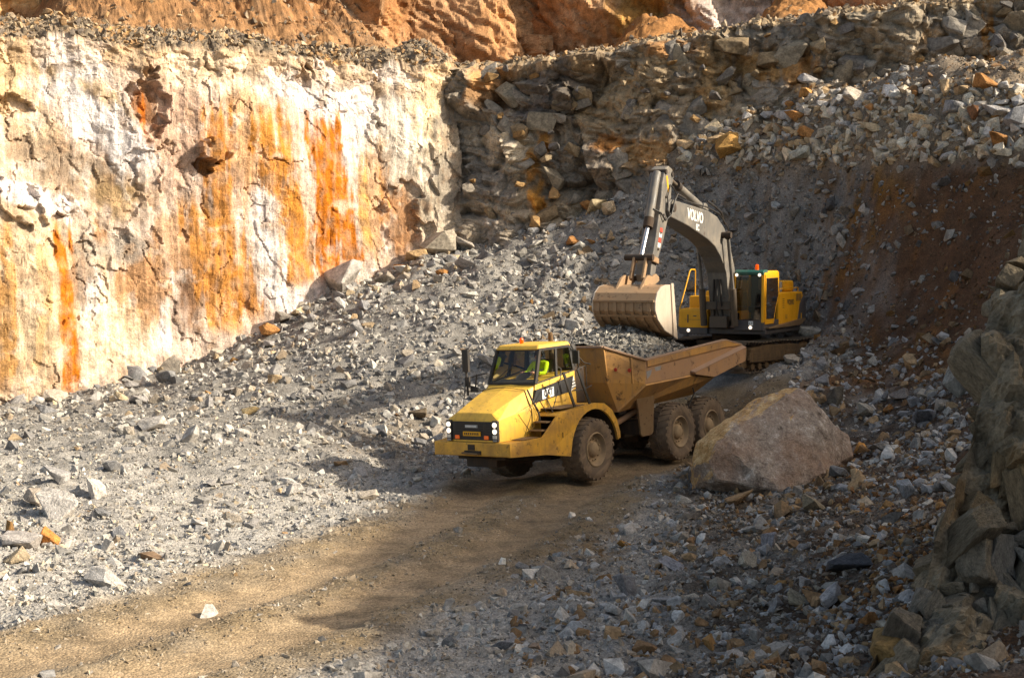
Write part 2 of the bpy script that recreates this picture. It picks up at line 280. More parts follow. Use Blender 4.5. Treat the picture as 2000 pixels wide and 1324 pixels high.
def build_left():
    W_ = LW; ts = np.arange(-9, W_.L+.3, .05); zs = np.arange(-1.5, 13.31, .05); T, Z = np.meshgrid(ts, zs)
    ztop = 13.25+.4*fbm(ts, ts*0, f=.25, o=3, seed=70)+.18*fbm(ts, ts*0, f=1.2, o=3, seed=71)
    Zf = -1.5+(Z+1.5)*((ztop+1.5)/14.8)[None]
    t, z = T.ravel(), Zf.ravel()
    out = .55*fbm(t, z*.7, f=.16, o=2, seed=72)+.2*fbm(t, z*.6, f=.5, o=3, seed=73)
    c1, cid, ox, oy = cracks(t, z+.25*t, .36, 74, 1.2, .55, .035, .7); c1 = c1*sst(.0, .35, fbm(t, z, f=.7, o=2, seed=91)); out = out+.04*(cid-.5)+.14*ox*(cid-.5)*2+.18*oy*(hsh(np.floor(cid*999), np.floor(cid*777))-.5)-.10*c1
    c2, cid2, ox2, oy2 = cracks(t, z+.3*t, 1.3, 75, 1.0, .7, .05, .35); reg = sst(.0, .4, fbm(t, z, f=.3, o=3, seed=76)); c2 = c2*sst(-.1, .3, fbm(t, z, f=1.3, o=2, seed=92))
    hh = lambda a, b, q: hsh(np.floor(q*a), np.floor(q*b))-.5
    out = out+(.12+.6*reg)*(.05*(cid2-.5)+.2*ox2*hh(9973, 7919, cid2)+.2*oy2*hh(5477, 3571, cid2)-.05*c2)
    e1, e2, ce, ex, ey = vor((t+.4*z)*3.1+.3*fbm(t, z, f=2., o=2, seed=93), z*2.3, 94); out = out+(.15+.7*reg)*(.02*(ce-.5)+.09*ex*hh(9973, 7919, ce)+.09*ey*hh(5477, 3571, ce)-.02*sst(.05, 0, e2-e1))
    out = out+.025*fbm(t, z, f=4., o=3, seed=77)+.05*np.maximum(0, ridge(t, z*.5+t*.25, 1.6, 3, seed=78)-.75)*-3
    out = out+.04*fbm(t*3.0, z*.22, f=1., o=3, seed=79)
    def bump(px, py, rx, ry, amt, sharp=.25):
        ct, cz = W_.hit(px, py); big = min(rx, ry) > 22; tq = t-(.8*ox2/1.3 if big else ex/3.1); zq = z-(.8*oy2/.91 if big else ey/2.3); return amt*sst(1+sharp*.5, 1-sharp*.5, np.hypot((tq-ct)/(rx*.0187), (zq-cz)/(ry*.0187))+.2*fbm(t, z, f=1.6, o=2, seed=int(px)))
    out = out+bump(284, 195, 28, 66, -.45)+bump(402, 332, 18, 16, -.6)+bump(408, 300, 30, 18, .45)+bump(200, 470, 70, 30, .1)+bump(50, 390, 90, 26, .3)+bump(20, 200, 40, 20, -.35)+bump(240, 370, 110, 40, -.18, .6)+bump(790, 440, 50, 80, -.2)+bump(870, 400, 40, 180, .2, .8)+bump(600, 150, 20, 14, -.4)+bump(130, 480, 60, 14, -.15)+bump(300, 455, 90, 8, -.12)
    # overhanging loose course just under the lip
    lip = sst(1.6, .3, (ztop[None]+0*Z).ravel()-z); f1, f2, cid3, _, oy3 = vor((t+.5*fbm(t, z, f=.8, o=3, seed=98))*1.1, (z+.3*t+.4*fbm(t, z, f=.8, o=3, seed=99))*1.6, 80); out = out+lip*(.20*(cid3-.45)+.35*fbm(t, z*1.5, f=1.1, o=4, seed=96)-.05*sst(.08, 0, f2-f1)*sst(0, .3, fbm(t, z, f=1., o=2, seed=97)))*.7
    P = W_.pos(t, z, out)
    c = np.repeat(lin(CREAM)[None], len(t), 0); c = paint(W_, t, z, c, FL)
    st = fbm(t*5., z*.25, f=1., o=4, seed=81); mo = fbm(t, z, f=1.1, o=5, seed=82)
    c = c*(.93+.16*st+.20*mo)[:, None]; c = mixv(c, lin((212, 204, 196)), sst(.25, .6, mo)*.4); c = mixv(c, lin((166, 134, 106)), sst(.2, .6, -mo)*.55); c = mixv(c, lin((150, 120, 92)), sst(.35, .7, fbm(t*2.2, z*1.2, f=1.5, o=4, seed=95))*.5)
    c = mixv(c, lin((150, 122, 92)), np.clip(c1*.3+reg*c2*.2, 0, 1)); c = mixv(c, lin((142, 116, 88)), lip*sst(.35, .75, cid3)*.8); c = mixv(c, lin((200, 170, 136)), lip*.35)
    nr, nc = T.shape
    # lip of loose gravel and the bench behind it, with an earth talus against the upper face
    d = np.r_[np.linspace(.12, 2.6, 34), np.linspace(2.75, 11., 60)]; D, T2 = np.meshgrid(d, ts, indexing='ij'); D, T2 = D.ravel(), T2.ravel()
    rise = np.interp(D, [0, .5, 1.6, 2.4, 3.2, 5, 11], [.12, .42, .95, 1.1, .9, 1.0, 1.2])*(.95+.6*fbm(T2, D*0, f=.3, o=3, seed=83))
    tal = sst(2.5, 6, T2)*sst(20, 16, T2)*sst(4.2, 9.5, D); zb = np.tile(ztop, len(d))+rise+tal*3.3*(1+.3*fbm(T2, D, f=.35, o=4, seed=84))+.2*fbm(T2, D, f=1.4, o=4, seed=85)+.2*fbm(T2, D, f=.6, o=4, seed=89)+.06*fbm(T2, D, f=5, o=2, seed=86)
    obase = np.tile(out.reshape(nr, nc)[-1], len(d))*np.clip(1-D/2, 0, 1); o2 = obase-D+W_.lean*(zb-W_.z0)-W_.lean*(13.3-W_.z0)
    P2 = W_.pos(T2, zb, o2)
    n2 = fbm(T2, D, f=1.3, o=4, seed=87); cg = np.repeat(lin((134, 118, 100))[None], len(D), 0)*(1+.35*n2)[:, None]; cg = mixv(cg, lin((178, 132, 76)), sst(.15, .5, fbm(T2, D, f=.5, o=3, seed=88))*.7)
    cg = mixv(cg, lin((140, 106, 74)), sst(2.9, 4.2, D)*.9); cg = mixv(cg, lin((136, 94, 58)), tal*.8); cg = cg*(1+.5*fbm(T2, D, f=2.5, o=4, seed=90))[:, None]; cg = mixv(cg, lin((120, 96, 74)), sst(.1, .5, n2)*.5)
    LIP['left'] = P2.reshape(len(d), nc, 3)
    me = np_mesh('cliff_left', np.r_[P, P2], grid_faces(nr+len(d), nc), np.clip(np.r_[c, cg], .01, .9), False)
    return link('cliff_left', me, M['cliff'])
tag(build_left(), kind='structure')
RW = Wall((-3.4, 59.9), (19.5, 53.9), lean=.16, z0=9.)
FR = [('e', 1250, 190, 210, 90, -5, (158, 138, 112), .6), ('e', 1130, 130, 120, 40, 0, (146, 120, 90), .6), ('e', 960, 170, 50, 50, 0, (160, 118, 76), .8), ('e', 980, 290, 70, 50, 20, (186, 172, 152), .8), ('e', 930, 400, 70, 110, 0, (140, 132, 124), .8), ('e', 1080, 180, 70, 60, 0, (92, 86, 82), .8), ('e', 1040, 210, 60, 40, 0, (100, 92, 88), .8), ('e', 1160, 330, 60, 80, 0, (124, 112, 100), .6),
      ('e', 1050, 395, 18, 40, 0, (176, 124, 56), .95), ('e', 1035, 320, 14, 40, 0, (170, 124, 66), .9), ('e', 1062, 275, 22, 22, 0, (176, 124, 58), .9), ('e', 1190, 280, 34, 22, 0, (170, 112, 50), .8), ('e', 1270, 300, 60, 30, 0, (164, 122, 70), .7), ('e', 1390, 150, 40, 90, 0, (176, 142, 96), .7), ('e', 1480, 130, 70, 36, 0, (150, 112, 62), .8), ('e', 1560, 140, 40, 40, 0, (164, 116, 60), .8), ('e', 1830, 70, 40, 26, 0, (172, 142, 110), .8), ('s', [(1930, 25), (1935, 140)], 14, (160, 112, 54), .9), ('e', 1910, 135, 18, 18, 0, (150, 108, 60), .7), ('e', 1320, 95, 60, 20, 0, (150, 104, 58), .7), ('e', 1720, 150, 120, 40, 0, (120, 110, 100), .6)]
def build_right():
    W_ = RW; ts = np.arange(-1.5, W_.L+8, .05); ztop = np.interp(ts, [0, 4.5, 10, 16, 24, 32], [13.3, 13.5, 14.2, 14.9, 15.3, 15.6])+.25*fbm(ts, ts*0, f=.5, o=3, seed=100)
    zs = np.linspace(0, 1, 210); T, S = np.meshgrid(ts, zs); Zf = 4.5+(ztop[None]-4.5)*S; t, z = T.ravel(), Zf.ravel()
    out = .7*fbm(t, z*.7, f=.22, o=2, seed=101)
    wx = t+.3*fbm(t, z, f=.5, o=2, seed=102); wz = z+.25*fbm(t, z, f=.5, o=2, seed=103); brk = 1.
    b1, cid = blocks(wx*.62+.2*wz, wz*.78-.15*wx, 104, .55, .8, .35); b2, cd = blocks((wx+.45*wz)*1.6, (wz-.25*wx)*2.0, 105, .5, .8, .4); b3, ce = blocks((wx+.4*wz)*4.2, (wz-.2*wx)*5., 106, .5, .8, .4)
    out = out+1.15*b1+.85*b2+.30*b3+.02*fbm(t, z, f=7, o=2, seed=107)
    P = W_.pos(t, z, out)
    c = np.repeat(lin((136, 126, 114))[None], len(t), 0); c = paint(W_, t, z, c, FR, seed=110)
    tint = np.where((cid > .62)[:, None], lin((150, 134, 112))/lin((136, 126, 114)), 1.)**.6
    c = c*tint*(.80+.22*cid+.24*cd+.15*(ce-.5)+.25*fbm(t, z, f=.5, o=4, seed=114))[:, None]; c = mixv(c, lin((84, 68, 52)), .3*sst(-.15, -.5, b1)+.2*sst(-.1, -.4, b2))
    c = mixv(c, lin((132, 110, 82)), sst(.3, .6, fbm(t, z, f=.8, o=4, seed=111))*.4)
    nr, nc = T.shape
    d = np.r_[np.linspace(.15, 2., 24), np.linspace(2.2, 15, 60)]; D, T2 = np.meshgrid(d, ts, indexing='ij'); D, T2 = D.ravel(), T2.ravel()
    rise = np.interp(D, [0, .6, 1.6, 3, 15], [.05, .25, .45, .4, .8]); tal = np.clip(blob(T2+.8*fbm(T2, D, f=.4, o=3, seed=115), D*0, 7.2, 0, 2.4, 1)+blob(T2+.8*fbm(T2, D, f=.4, o=3, seed=116), D*0, 14.0, 0, 2.0, 1), 0, 1)*sst(3.5, 13, D)
    zb = np.tile(ztop, len(d))+rise+tal*2.9*(1+.25*fbm(T2, D, f=.6, o=4, seed=117))+.22*fbm(T2, D, f=1.0, o=5, seed=112)
    o2 = np.tile(out.reshape(nr, nc)[-1], len(d))*np.clip(1-D/1.5, 0, 1)-D+W_.lean*(zb-W_.z0)-W_.lean*(14-W_.z0)
    n2 = fbm(T2, D, f=1.3, o=4, seed=113); cg = np.repeat(lin((146, 126, 100))[None], len(D), 0)*(1+.35*n2)[:, None]; cg = mixv(cg, lin((148, 104, 62)), np.clip(sst(2.5, 4, D)*.6+tal, 0, 1))
    LIP['right'] = W_.pos(T2, zb, o2).reshape(len(d), nc, 3)
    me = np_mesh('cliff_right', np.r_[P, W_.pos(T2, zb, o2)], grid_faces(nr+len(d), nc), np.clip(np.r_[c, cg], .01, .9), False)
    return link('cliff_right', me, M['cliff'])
cliff_right = tag(build_right(), kind='structure')
UW1, UW2 = Wall((-36, 56), (1.2, 72.5), lean=.12, z0=14), Wall((1.2, 72.5), (34, 66), lean=.12, z0=14)
FU1 = [('e', 120, 5, 300, 40, 0, (190, 154, 110), .9), ('e', 480, 10, 90, 30, 0, (190, 152, 110), .8), ('e', 640, 15, 70, 35, 0, (168, 146, 124), .9), ('e', 860, 45, 120, 70, 20, (162, 124, 92), .9), ('e', 960, 60, 40, 60, 0, (170, 124, 84), .8), ('e', 780, 20, 40, 60, 20, (150, 102, 62), .8)]
FU2 = [('e', 1060, 50, 60, 60, 0, (164, 108, 68), .9), ('e', 1120, 50, 40, 60, 0, (190, 150, 116), .8), ('e', 1260, 40, 70, 60, 0, (146, 108, 58), .95), ('e', 1440, 30, 110, 60, 0, (206, 188, 178), 1.0), ('e', 1570, 30, 50, 40, 0, (152, 102, 60), .95), ('e', 1660, 20, 50, 30, 0, (140, 110, 90), .8)]
def build_upper(W_, feats, seed, name, t0, t1):
    ts = np.arange(t0, t1, .09); zs = np.arange(12.5, 25, .09); T, Z = np.meshgrid(ts, zs); t, z = T.ravel(), Z.ravel()
    wx = t+.3*fbm(t, z, f=.6, o=3, seed=seed); sl = wx+.45*z
    b1, cid = blocks(sl*.36, z*.24, seed+1, .6, .8, .5); b2, cd = blocks(sl*1.1, z*.7, seed+2, .55, .8, .4); b3, _c = blocks(sl*3., z*2.2, seed+5, .5, .8, .4)
    out = 1.0*fbm(t, z, f=.13, o=2, seed=seed+3)+2.4*b1+.9*b2+.42*b3+.05*fbm(t, z, f=2.4, o=3, seed=seed+4)
    c = np.repeat(lin((160, 124, 92))[None], len(t), 0); c = paint(W_, t, z, c, feats, seed=seed+6); c = c*(.8+.3*cid+.2*cd)[:, None]*(1+.22*fbm(t, z, f=1.2, o=5, seed=seed+8))[:, None]
    c = mixv(c, lin((136, 94, 58)), sst(.2, .6, fbm(t, z, f=.45, o=4, seed=seed+9))*.6)
    me = np_mesh(name, W_.pos(t, z, out), grid_faces(*T.shape), np.clip(c, .01, .9), False); return link(name, me, M['cliff'])
tag(build_upper(UW1, FU1, 130, 'cliff_upper_left', 0, UW1.L+.6), kind='structure'); tag(build_upper(UW2, FU2, 150, 'cliff_upper_right', -.5, UW2.L), kind='structure')
# rock outcrop in the right foreground
OS = np.array([at(*p) for p in [(1640, 1420, 16.2), (1692, 1330, 16.7), (1760, 1240, 17.1), (1805, 1150, 17.5), (1862, 1000, 18.), (1892, 900, 18.3), (1918, 790, 18.6), (1920, 690, 18.9), (1942, 600, 19.2), (1968, 520, 19.5), (2012, 430, 19.9)]])   # its left edge, from the foot upwards
OU = np.array([.95, -.30, .10]); ON = np.array([-.30, -.78, .55])
OA = np.r_[0, np.cumsum(np.linalg.norm(np.diff(OS, axis=0), axis=1))]
def oface(v, u): return np.stack([np.interp(v, OA, OS[:, j]) for j in range(3)], -1)+np.where((u > 0)[..., None], OU, -np.array([.5, .86, -.1]))*u[..., None]
def build_outcrop():                     # rock mass behind the jointed blocks
    vv = np.arange(0, OA[-1], .05); uu = np.r_[-6, -3, -1.5, -.7, -.3, np.arange(0, 4.2, .05)]; V, U = np.meshgrid(vv, uu, indexing='ij'); v, u = V.ravel(), U.ravel()
    b1, cid = blocks((u+.3*v)*1.5, (v-.2*u)*.8, 171, .7, .8, .5); b2, cd = blocks((u+.3*v)*4., (v-.2*u)*2.4, 172, .6, .8, .45); b3_, _q = blocks((u+.3*v)*9., (v-.2*u)*6., 173, .6, .8, .45); P = oface(v, u)+ON*(.95*b1+.45*b2+.2*b3_-.05)[:, None]
    c = np.repeat(lin((118, 108, 92))[None], len(u), 0)*(.75+.3*cid+.25*cd)[:, None]; c = mixv(c, lin((120, 94, 60)), sst(.1, .45, fbm(u, v, f=.7, o=4, seed=175))*.6)
    return link('rock_outcrop', np_mesh('rock_outcrop', P, grid_faces(len(vv), len(uu)), c, False), M['cliff'])
outcrop = tag(build_outcrop(), kind='structure')
# the quarry side far to the right, outside the picture: it throws the shade over the right half of the floor
def build_ridge():
    ys = np.arange(-130, 62, 1.2); dist = (55+2.7)/math.cos(SUN_AZ); hz = dist*math.tan(SUN_EL)
    top = hz-np.interp(ys, [24, 40], [0, 2.2])+1.0*fbm(ys, ys*0, f=.08, o=3, seed=190)*.6+.35*fbm(ys, ys*0, f=.5, o=2, seed=191)
    rows = []
    for s, dx in ((0, -14), (.25, -11), (.3, -8), (.6, -5), (.64, -2.5), (1., 0), (1.0, 14)):
        rows.append(np.c_[55+dx+.8*fbm(ys, ys*0+s*40, f=.15, o=3, seed=192)*(s < 1), ys, -1+(top+1)*s])
    c = np.repeat(lin((150, 120, 90))[None], len(ys)*7, 0)
    return link('quarry_ridge', np_mesh('quarry_ridge', np.concatenate(rows), grid_faces(7, len(ys)), c, False), M['cliff'])
tag(build_ridge(), kind='structure')

# ---------------------------------------------------------------- loose rock
def hull(n, seed, flat=1., pw=1.):
    r = np.random.default_rng(seed); bm = bmesh.new()
    for i in range(n):
        v = r.normal(size=3); v /= np.linalg.norm(v); v = np.sign(v)*np.abs(v)**pw; bm.verts.new(v*r.uniform(.75, 1.)*np.array([1, .8, .62*flat]))
    h = bmesh.ops.convex_hull(bm, input=bm.verts); bmesh.ops.delete(bm, geom=[g for g in h['geom_interior'] if isinstance(g, bmesh.types.BMVert)], context='VERTS')
    bmesh.ops.triangulate(bm, faces=bm.faces); bm.verts.index_update()
    V = np.array([v.co[:] for v in bm.verts]); F = np.array([[v.index for v in f.verts] for f in bm.faces]); bm.free(); return V, F
LOW = [hull(7, 300+i, pw=.8) for i in range(14)]; MID = [hull(11, 330+i, pw=.75) for i in range(20)]
def rots(n, r):
    q = r.normal(size=(n, 4)); q /= np.linalg.norm(q, axis=1)[:, None]; w, x, y, z = q.T
    return np.stack([1-2*(y*y+z*z), 2*(x*y-z*w), 2*(x*z+y*w), 2*(x*y+z*w), 1-2*(x*x+z*z), 2*(y*z-x*w), 2*(x*z-y*w), 2*(y*z+x*w), 1-2*(x*x+y*y)], 1).reshape(n, 3, 3)
def scatter(name, pos, size, col, shapes, r, parent=None):
    n = len(pos); R = rots(n, r); sc = size[:, None]*r.uniform(.7, 1.3, (n, 3)); vi = r.integers(0, len(shapes), n); VV = []; FF = []; CC = []; k = 0
    for s, (V, F) in enumerate(shapes):
        i = np.where(vi == s)[0]
        if not len(i): continue
        q = np.einsum('nij,nvj->nvi', R[i], V[None]*sc[i][:, None])+pos[i][:, None]
        VV.append(q.reshape(-1, 3)); FF.append((F[None]+(np.arange(len(i))*len(V))[:, None, None]+k).reshape(-1, 3)); CC.append(np.repeat(col[i], len(V), 0)); k += len(i)*len(V)
    return link(name, np_mesh(name, np.concatenate(VV), np.concatenate(FF), np.concatenate(CC)), M['rock'], parent)
# truck frame (front axle on the ground), needed to keep rocks off the wheels
def frame(yaw, pit, rol):
    cy, sy = math.cos(yaw), math.sin(yaw); Fv = np.array([-sy, -cy, 0]); L = np.array([cy, -sy, 0]); U = np.array([0, 0, 1.])
    F2 = Fv*math.cos(pit)-U*math.sin(pit); U2 = np.cross(F2, L); L2 = L*math.cos(rol)+U2*math.sin(rol); U2 = np.cross(F2, L2); return np.stack([F2, L2, U2], 1)
TO = np.array([.9348, 36.25, 0]); TRM_ = frame(.6411, .0171, .0404)
EO = np.array([7.26, 47.35, 2.0]); ERM = frame(math.radians(26), 0, 0); EUM = frame(math.radians(40), 0, 0)
def keepout(x, y):
    a = (np.c_[x, y, 0*x]-TO)@TRM_; b = (np.c_[x, y, 0*x+2]-EO)@EUM
    return ((a[:, 0] > -8) & (a[:, 0] < 3.4) & (np.abs(a[:, 1]) < 1.75)) | ((np.abs(b[:, 0]) < 2.75) & (np.abs(b[:, 1]) < 1.85))
def lw_side(x, y): return (np.c_[x, y]-LW.A)@LW.n          # >0 in front of the left face
def rw_side(x, y): return (np.c_[x, y]-RW.A)@RW.n
def zone_info(x, y, z):
    track, road = zones(x, y); n = fbm(x, y, f=.5, o=3, seed=200); n2 = fbm(x, y, f=1.5, o=2, seed=201)
    earth = sst(8.8, 11.8, x-.25*(y-46))*sst(38, 42, y)*sst(9.6, 8.4, z)
    ledge = sst(8.2, 9.0, z)*sst(44, 46, y); right = sst(.2, 1.8, x-np.interp(y, [16, 24, 30, 36, 40, 46], [.2, 1.6, 2.4, 3.0, 7.0, 9.0]))*sst(48, 45, y)
    return track, road, earth, ledge, right, n, n2
def rock_cols(x, y, z, r):
    track, road, earth, ledge, right, n, n2 = zone_info(x, y, z); k = len(x)
    pal = lin(np.array([(166, 160, 153), (150, 145, 140), (182, 175, 167), (128, 125, 123), (172, 161, 146), (192, 186, 177), (160, 142, 122)])); i = r.choice(7, k, p=[.24, .2, .18, .12, .12, .08, .06]); c = pal[i]
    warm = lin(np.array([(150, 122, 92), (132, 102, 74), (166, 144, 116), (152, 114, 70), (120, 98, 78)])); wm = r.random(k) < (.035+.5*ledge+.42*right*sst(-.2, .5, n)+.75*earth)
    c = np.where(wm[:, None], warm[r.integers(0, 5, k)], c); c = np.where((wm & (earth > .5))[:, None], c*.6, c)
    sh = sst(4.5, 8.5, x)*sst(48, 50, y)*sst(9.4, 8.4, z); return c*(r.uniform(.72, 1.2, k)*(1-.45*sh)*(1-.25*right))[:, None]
def spread(n, smin, smax, pw, shapes, name, seed, thin=None, ymin=15., dexp=1.0):
    r = np.random.default_rng(seed); x = r.uniform(-24, 22, n*4); y = np.exp(r.uniform(math.log(ymin), math.log(60), n*4))
    ok = (np.abs(x) < y*.375+2.4) & (lw_side(x, y) > -.3) & (rw_side(x, y) > -.2); x, y = x[ok], y[ok]; z = base_z(x, y)
    track, road, earth, ledge, right, nn, n2 = zone_info(x, y, z)
    co = sst(-.15, .45, .6*nn+.9*n2+.35*fbm(x, y, f=3.5, o=2, seed=205)); heap = sst(.9, 2.2, z)*sst(40, 44, y)*(1-earth)
    if smax < .1: p = .45+.55*(1-co)
    else: p = np.clip(.12+.75*co**1.5+.5*heap*co+.25*right+.4*ledge, 0, 1)
    if smax > .3: p = p*(.18+.82*np.maximum(np.maximum(heap, ledge), .35*sst(36, 42, y)))
    p = p*(1-.97*track)*(1-(.9 if smax > .1 else .25)*road)*(1-.45*earth)
    ok = (r.random(len(x)) < p) & ~keepout(x, y); x, y = x[ok][:n], y[ok][:n]; z = gz(x, y)
    u = r.random(len(x)); s = (smin**(-pw)+u*(smax**(-pw)-smin**(-pw)))**(-1/pw)
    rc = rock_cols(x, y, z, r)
    if smax < .1: rc = .3*rc+.7*ground_col(x, y, z)*r.uniform(.6, 1.5, len(x))[:, None]
    elif smax < .2: rc = .65*rc+.35*ground_col(x, y, z)*r.uniform(.7, 1.4, len(x))[:, None]
    return tag(scatter(name, np.c_[x, y, z-s*.05], s, rc, shapes, r), kind='stuff')
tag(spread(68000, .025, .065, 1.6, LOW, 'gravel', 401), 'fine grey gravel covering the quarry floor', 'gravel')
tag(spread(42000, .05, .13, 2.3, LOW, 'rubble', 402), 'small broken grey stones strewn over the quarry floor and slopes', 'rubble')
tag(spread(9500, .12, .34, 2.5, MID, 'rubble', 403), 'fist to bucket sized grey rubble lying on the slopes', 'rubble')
# gravel and stones on the two bench lips
def lips():
    r = np.random.default_rng(410); Q = []; S = []
    for k, n, dn in (('left', 9000, 40), ('right', 5500, 30)):
        A = LIP[k]; nd, nc = A.shape[:2]; lo = 110 if k == 'left' else 0; i = np.where(r.random(n) < .62, r.integers(0, dn, n), r.integers(0, nd, n)); j = r.integers(lo, nc, n); Q.append(A[i, j]+r.normal(0, .04, (n, 3))); u = r.random(n); S.append(.03+.22*u**5+(.12*r.random(n)**3 if k == 'right' else .08*r.random(n)**4))
    P = np.concatenate(Q); s = np.concatenate(S)
    pal = lin(np.array([(154, 138, 118), (136, 120, 102), (172, 150, 122), (164, 130, 94), (118, 106, 95)])); c = pal[r.integers(0, 5, len(P))]*r.uniform(.75, 1.2, len(P))[:, None]
    return tag(scatter('bench_gravel', P, s, c, LOW, r), 'loose brown and grey gravel along the edges of the upper bench', 'gravel', kind='stuff')
lips()
# single rocks -------------------------------------------------
def big_rock(seed, n=16, sub=2, amp=.06, pts=None, flat=1.):
    """angular block: hull, softened edges, chipped and roughened faces"""
    r = np.random.default_rng(seed); bm = bmesh.new()
    if pts is None:
        for i in range(n):
            v = r.normal(size=3); v /= np.linalg.norm(v); v = np.sign(v)*np.abs(v)**.7; bm.verts.new(v*r.uniform(.8, 1.)*np.array([1, .82, .68*flat]))
    else:
        for p in pts: bm.verts.new(p)
    h = bmesh.ops.convex_hull(bm, input=bm.verts); bmesh.ops.delete(bm, geom=[g for g in h['geom_interior'] if isinstance(g, bmesh.types.BMVert)], context='VERTS')
    bmesh.ops.dissolve_limit(bm, angle_limit=math.radians(8), verts=bm.verts, edges=bm.edges)
    bmesh.ops.bevel(bm, geom=bm.edges[:]+bm.verts[:], offset=.035, segments=1, affect='EDGES', profile=.5, clamp_overlap=True)
    bmesh.ops.triangulate(bm, faces=bm.faces)
    for _ in range(sub): bmesh.ops.subdivide_edges(bm, edges=[e for e in bm.edges if e.calc_length() > .16], cuts=1, use_grid_fill=True); bmesh.ops.triangulate(bm, faces=bm.faces)
    bm.normal_update(); P = np.array([v.co[:] for v in bm.verts]); Nn = np.array([v.normal[:] for v in bm.verts]); s = seed % 97
    d = amp*(fbm(P[:, 0]+P[:, 2]*.7+s, P[:, 1]-P[:, 2]*.6, f=1.7, o=4, seed=seed)+.5*fbm(P[:, 1]+s, P[:, 2]*1.3, f=4., o=2, seed=seed+3))
    if pts is not None: bk, _ = blocks((P[:, 0]+.4*P[:, 2]+.3*P[:, 1])*.95+s, (P[:, 2]-.2*P[:, 0]+.4*P[:, 1])*1.2, seed, .5, .7, .5); b2, _ = blocks((P[:, 0]+.4*P[:, 2])*2.6+s, (P[:, 2]+.4*P[:, 1])*3., seed+1, .5, .7, .4); d = d+.17*(bk+.1)+.10*b2
    for v, q in zip(bm.verts, P+Nn*d[:, None]): v.co = q
    me = bpy.data.meshes.new('rock'); bm.to_mesh(me); bm.free(); me.materials.append(M['rock1']); return me
BIG = [big_rock(500+i, n=10+i % 7, sub=1, amp=.05, flat=(1., .75, 1.15)[i % 3]) for i in range(16)]
RK = np.random.default_rng(77)
def put_rock(p, size, col, me=None, rot=None, name='rock', sink=.25, dim=(1, 1, 1)):
    o = bpy.data.objects.new(name, me or BIG[RK.integers(0, len(BIG))]); COL.objects.link(o)
    o.rotation_euler = rot if rot is not None else tuple(RK.uniform(-.5, .5, 2))+(RK.uniform(0, 6.28),)
    o.scale = [size*d for d in dim]; o.location = (p[0], p[1], p[2]+size*dim[2]*(.62-sink*1.3)); o.color = (*col, 1); return o
def ghit(px, py):                       # where the view through a pixel meets the ground
    d = ray(px, py); Ys = np.linspace(14, 62, 480); k = Ys/d[1]; x = d[0]*k; zr = CH+d[2]*k; g = base_z(x, Ys); i = np.argmax(zr < g)
    if not (zr < g).any(): i = len(Ys)-1
    x1, y1 = x[i:i+1], Ys[i:i+1]; return np.array([x1[0], y1[0], gz(x1, y1)[0]])
GR, PALE, WARM, RUST, DK, TN = lin((146, 142, 140)), lin((182, 174, 166)), lin((164, 134, 100)), lin((190, 112, 36)), lin((78, 78, 82)), lin((170, 142, 102))
def ghits(px, py):
    d = np.array([ray(a, b) for a, b in zip(px, py)]); Ys = np.linspace(14, 62, 480); k = Ys[None]/d[:, 1:2]; x = d[:, :1]*k; zr = CH+d[:, 2:]*k
    g = base_z(x.ravel(), np.tile(Ys, len(px))).reshape(x.shape); h = zr < g; i = h.argmax(1); ok = h.any(1); j = np.arange(len(px)); X, Y = x[j, i][ok], Ys[i][ok]; return np.c_[X, Y, gz(X, Y)]
def bank(n, box, smin, smax, pw, pal, name, label, seed, shapes=MID, mask=None, clump=0.):
    r = np.random.default_rng(seed); px, py = r.uniform(box[0], box[2], n), r.uniform(box[1], box[3], n); P = ghits(px, py); P = P[(~keepout(P[:, 0], P[:, 1])) & (lw_side(P[:, 0], P[:, 1]) > -.2)]
    if mask is not None: P = P[r.random(len(P)) < mask(*P.T)]
    if clump: P = P[r.random(len(P)) < np.clip(1-clump+clump*2.2*sst(-.1, .4, fbm(P[:, 0]+P[:, 2], P[:, 1], f=.9, o=3, seed=seed)), 0, 1)]
    u = r.random(len(P)); s = (smin**(-pw)+u*(smax**(-pw)-smin**(-pw)))**(-1/pw); pl = lin(np.array(pal)); c = pl[r.integers(0, len(pl), len(P))]*r.uniform(.7, 1.2, len(P))[:, None]
    return tag(scatter(name, P+np.c_[0*s, 0*s, -s*.02], s, c, shapes, r), label, 'rubble', kind='stuff')
G5 = [(150, 145, 140), (172, 166, 158), (130, 126, 124), (186, 180, 170), (158, 146, 132), (112, 109, 108)]
off_road = lambda x, y, z: 1-np.maximum(zones(x, y)[1], zones(x, y)[0])
bank(8000, (-140, 480, 1180, 900), .085, .45, 2.4, G5, 'bank_rubble', 'coarse broken grey rock covering the bank below the streaked wall', 661, mask=lambda x, y, z: off_road(x, y, z)*sst(34, 44, y), clump=.75)
bank(6500, (1000, 330, 2000, 720), .06, .40, 2.2, [(116, 112, 108), (132, 126, 120), (98, 94, 92), (120, 102, 82), (146, 140, 132)], 'slope_rubble', 'dark grey stones sticking out of the steep slope behind the excavator', 662, mask=lambda x, y, z: np.clip(1.0-.75*sst(9.5, 12.5, x-.25*(y-46)), 0, 1), clump=.6)
bank(4200, (1000, 880, 1900, 1324), .055, .24, 2.2, [(150, 148, 148), (126, 124, 124), (168, 166, 164), (140, 116, 88), (128, 100, 72)], 'foreground_rubble', 'angular grey and brown stones in the shaded right foreground', 663, mask=lambda x, y, z: off_road(x, y, z), clump=.7)
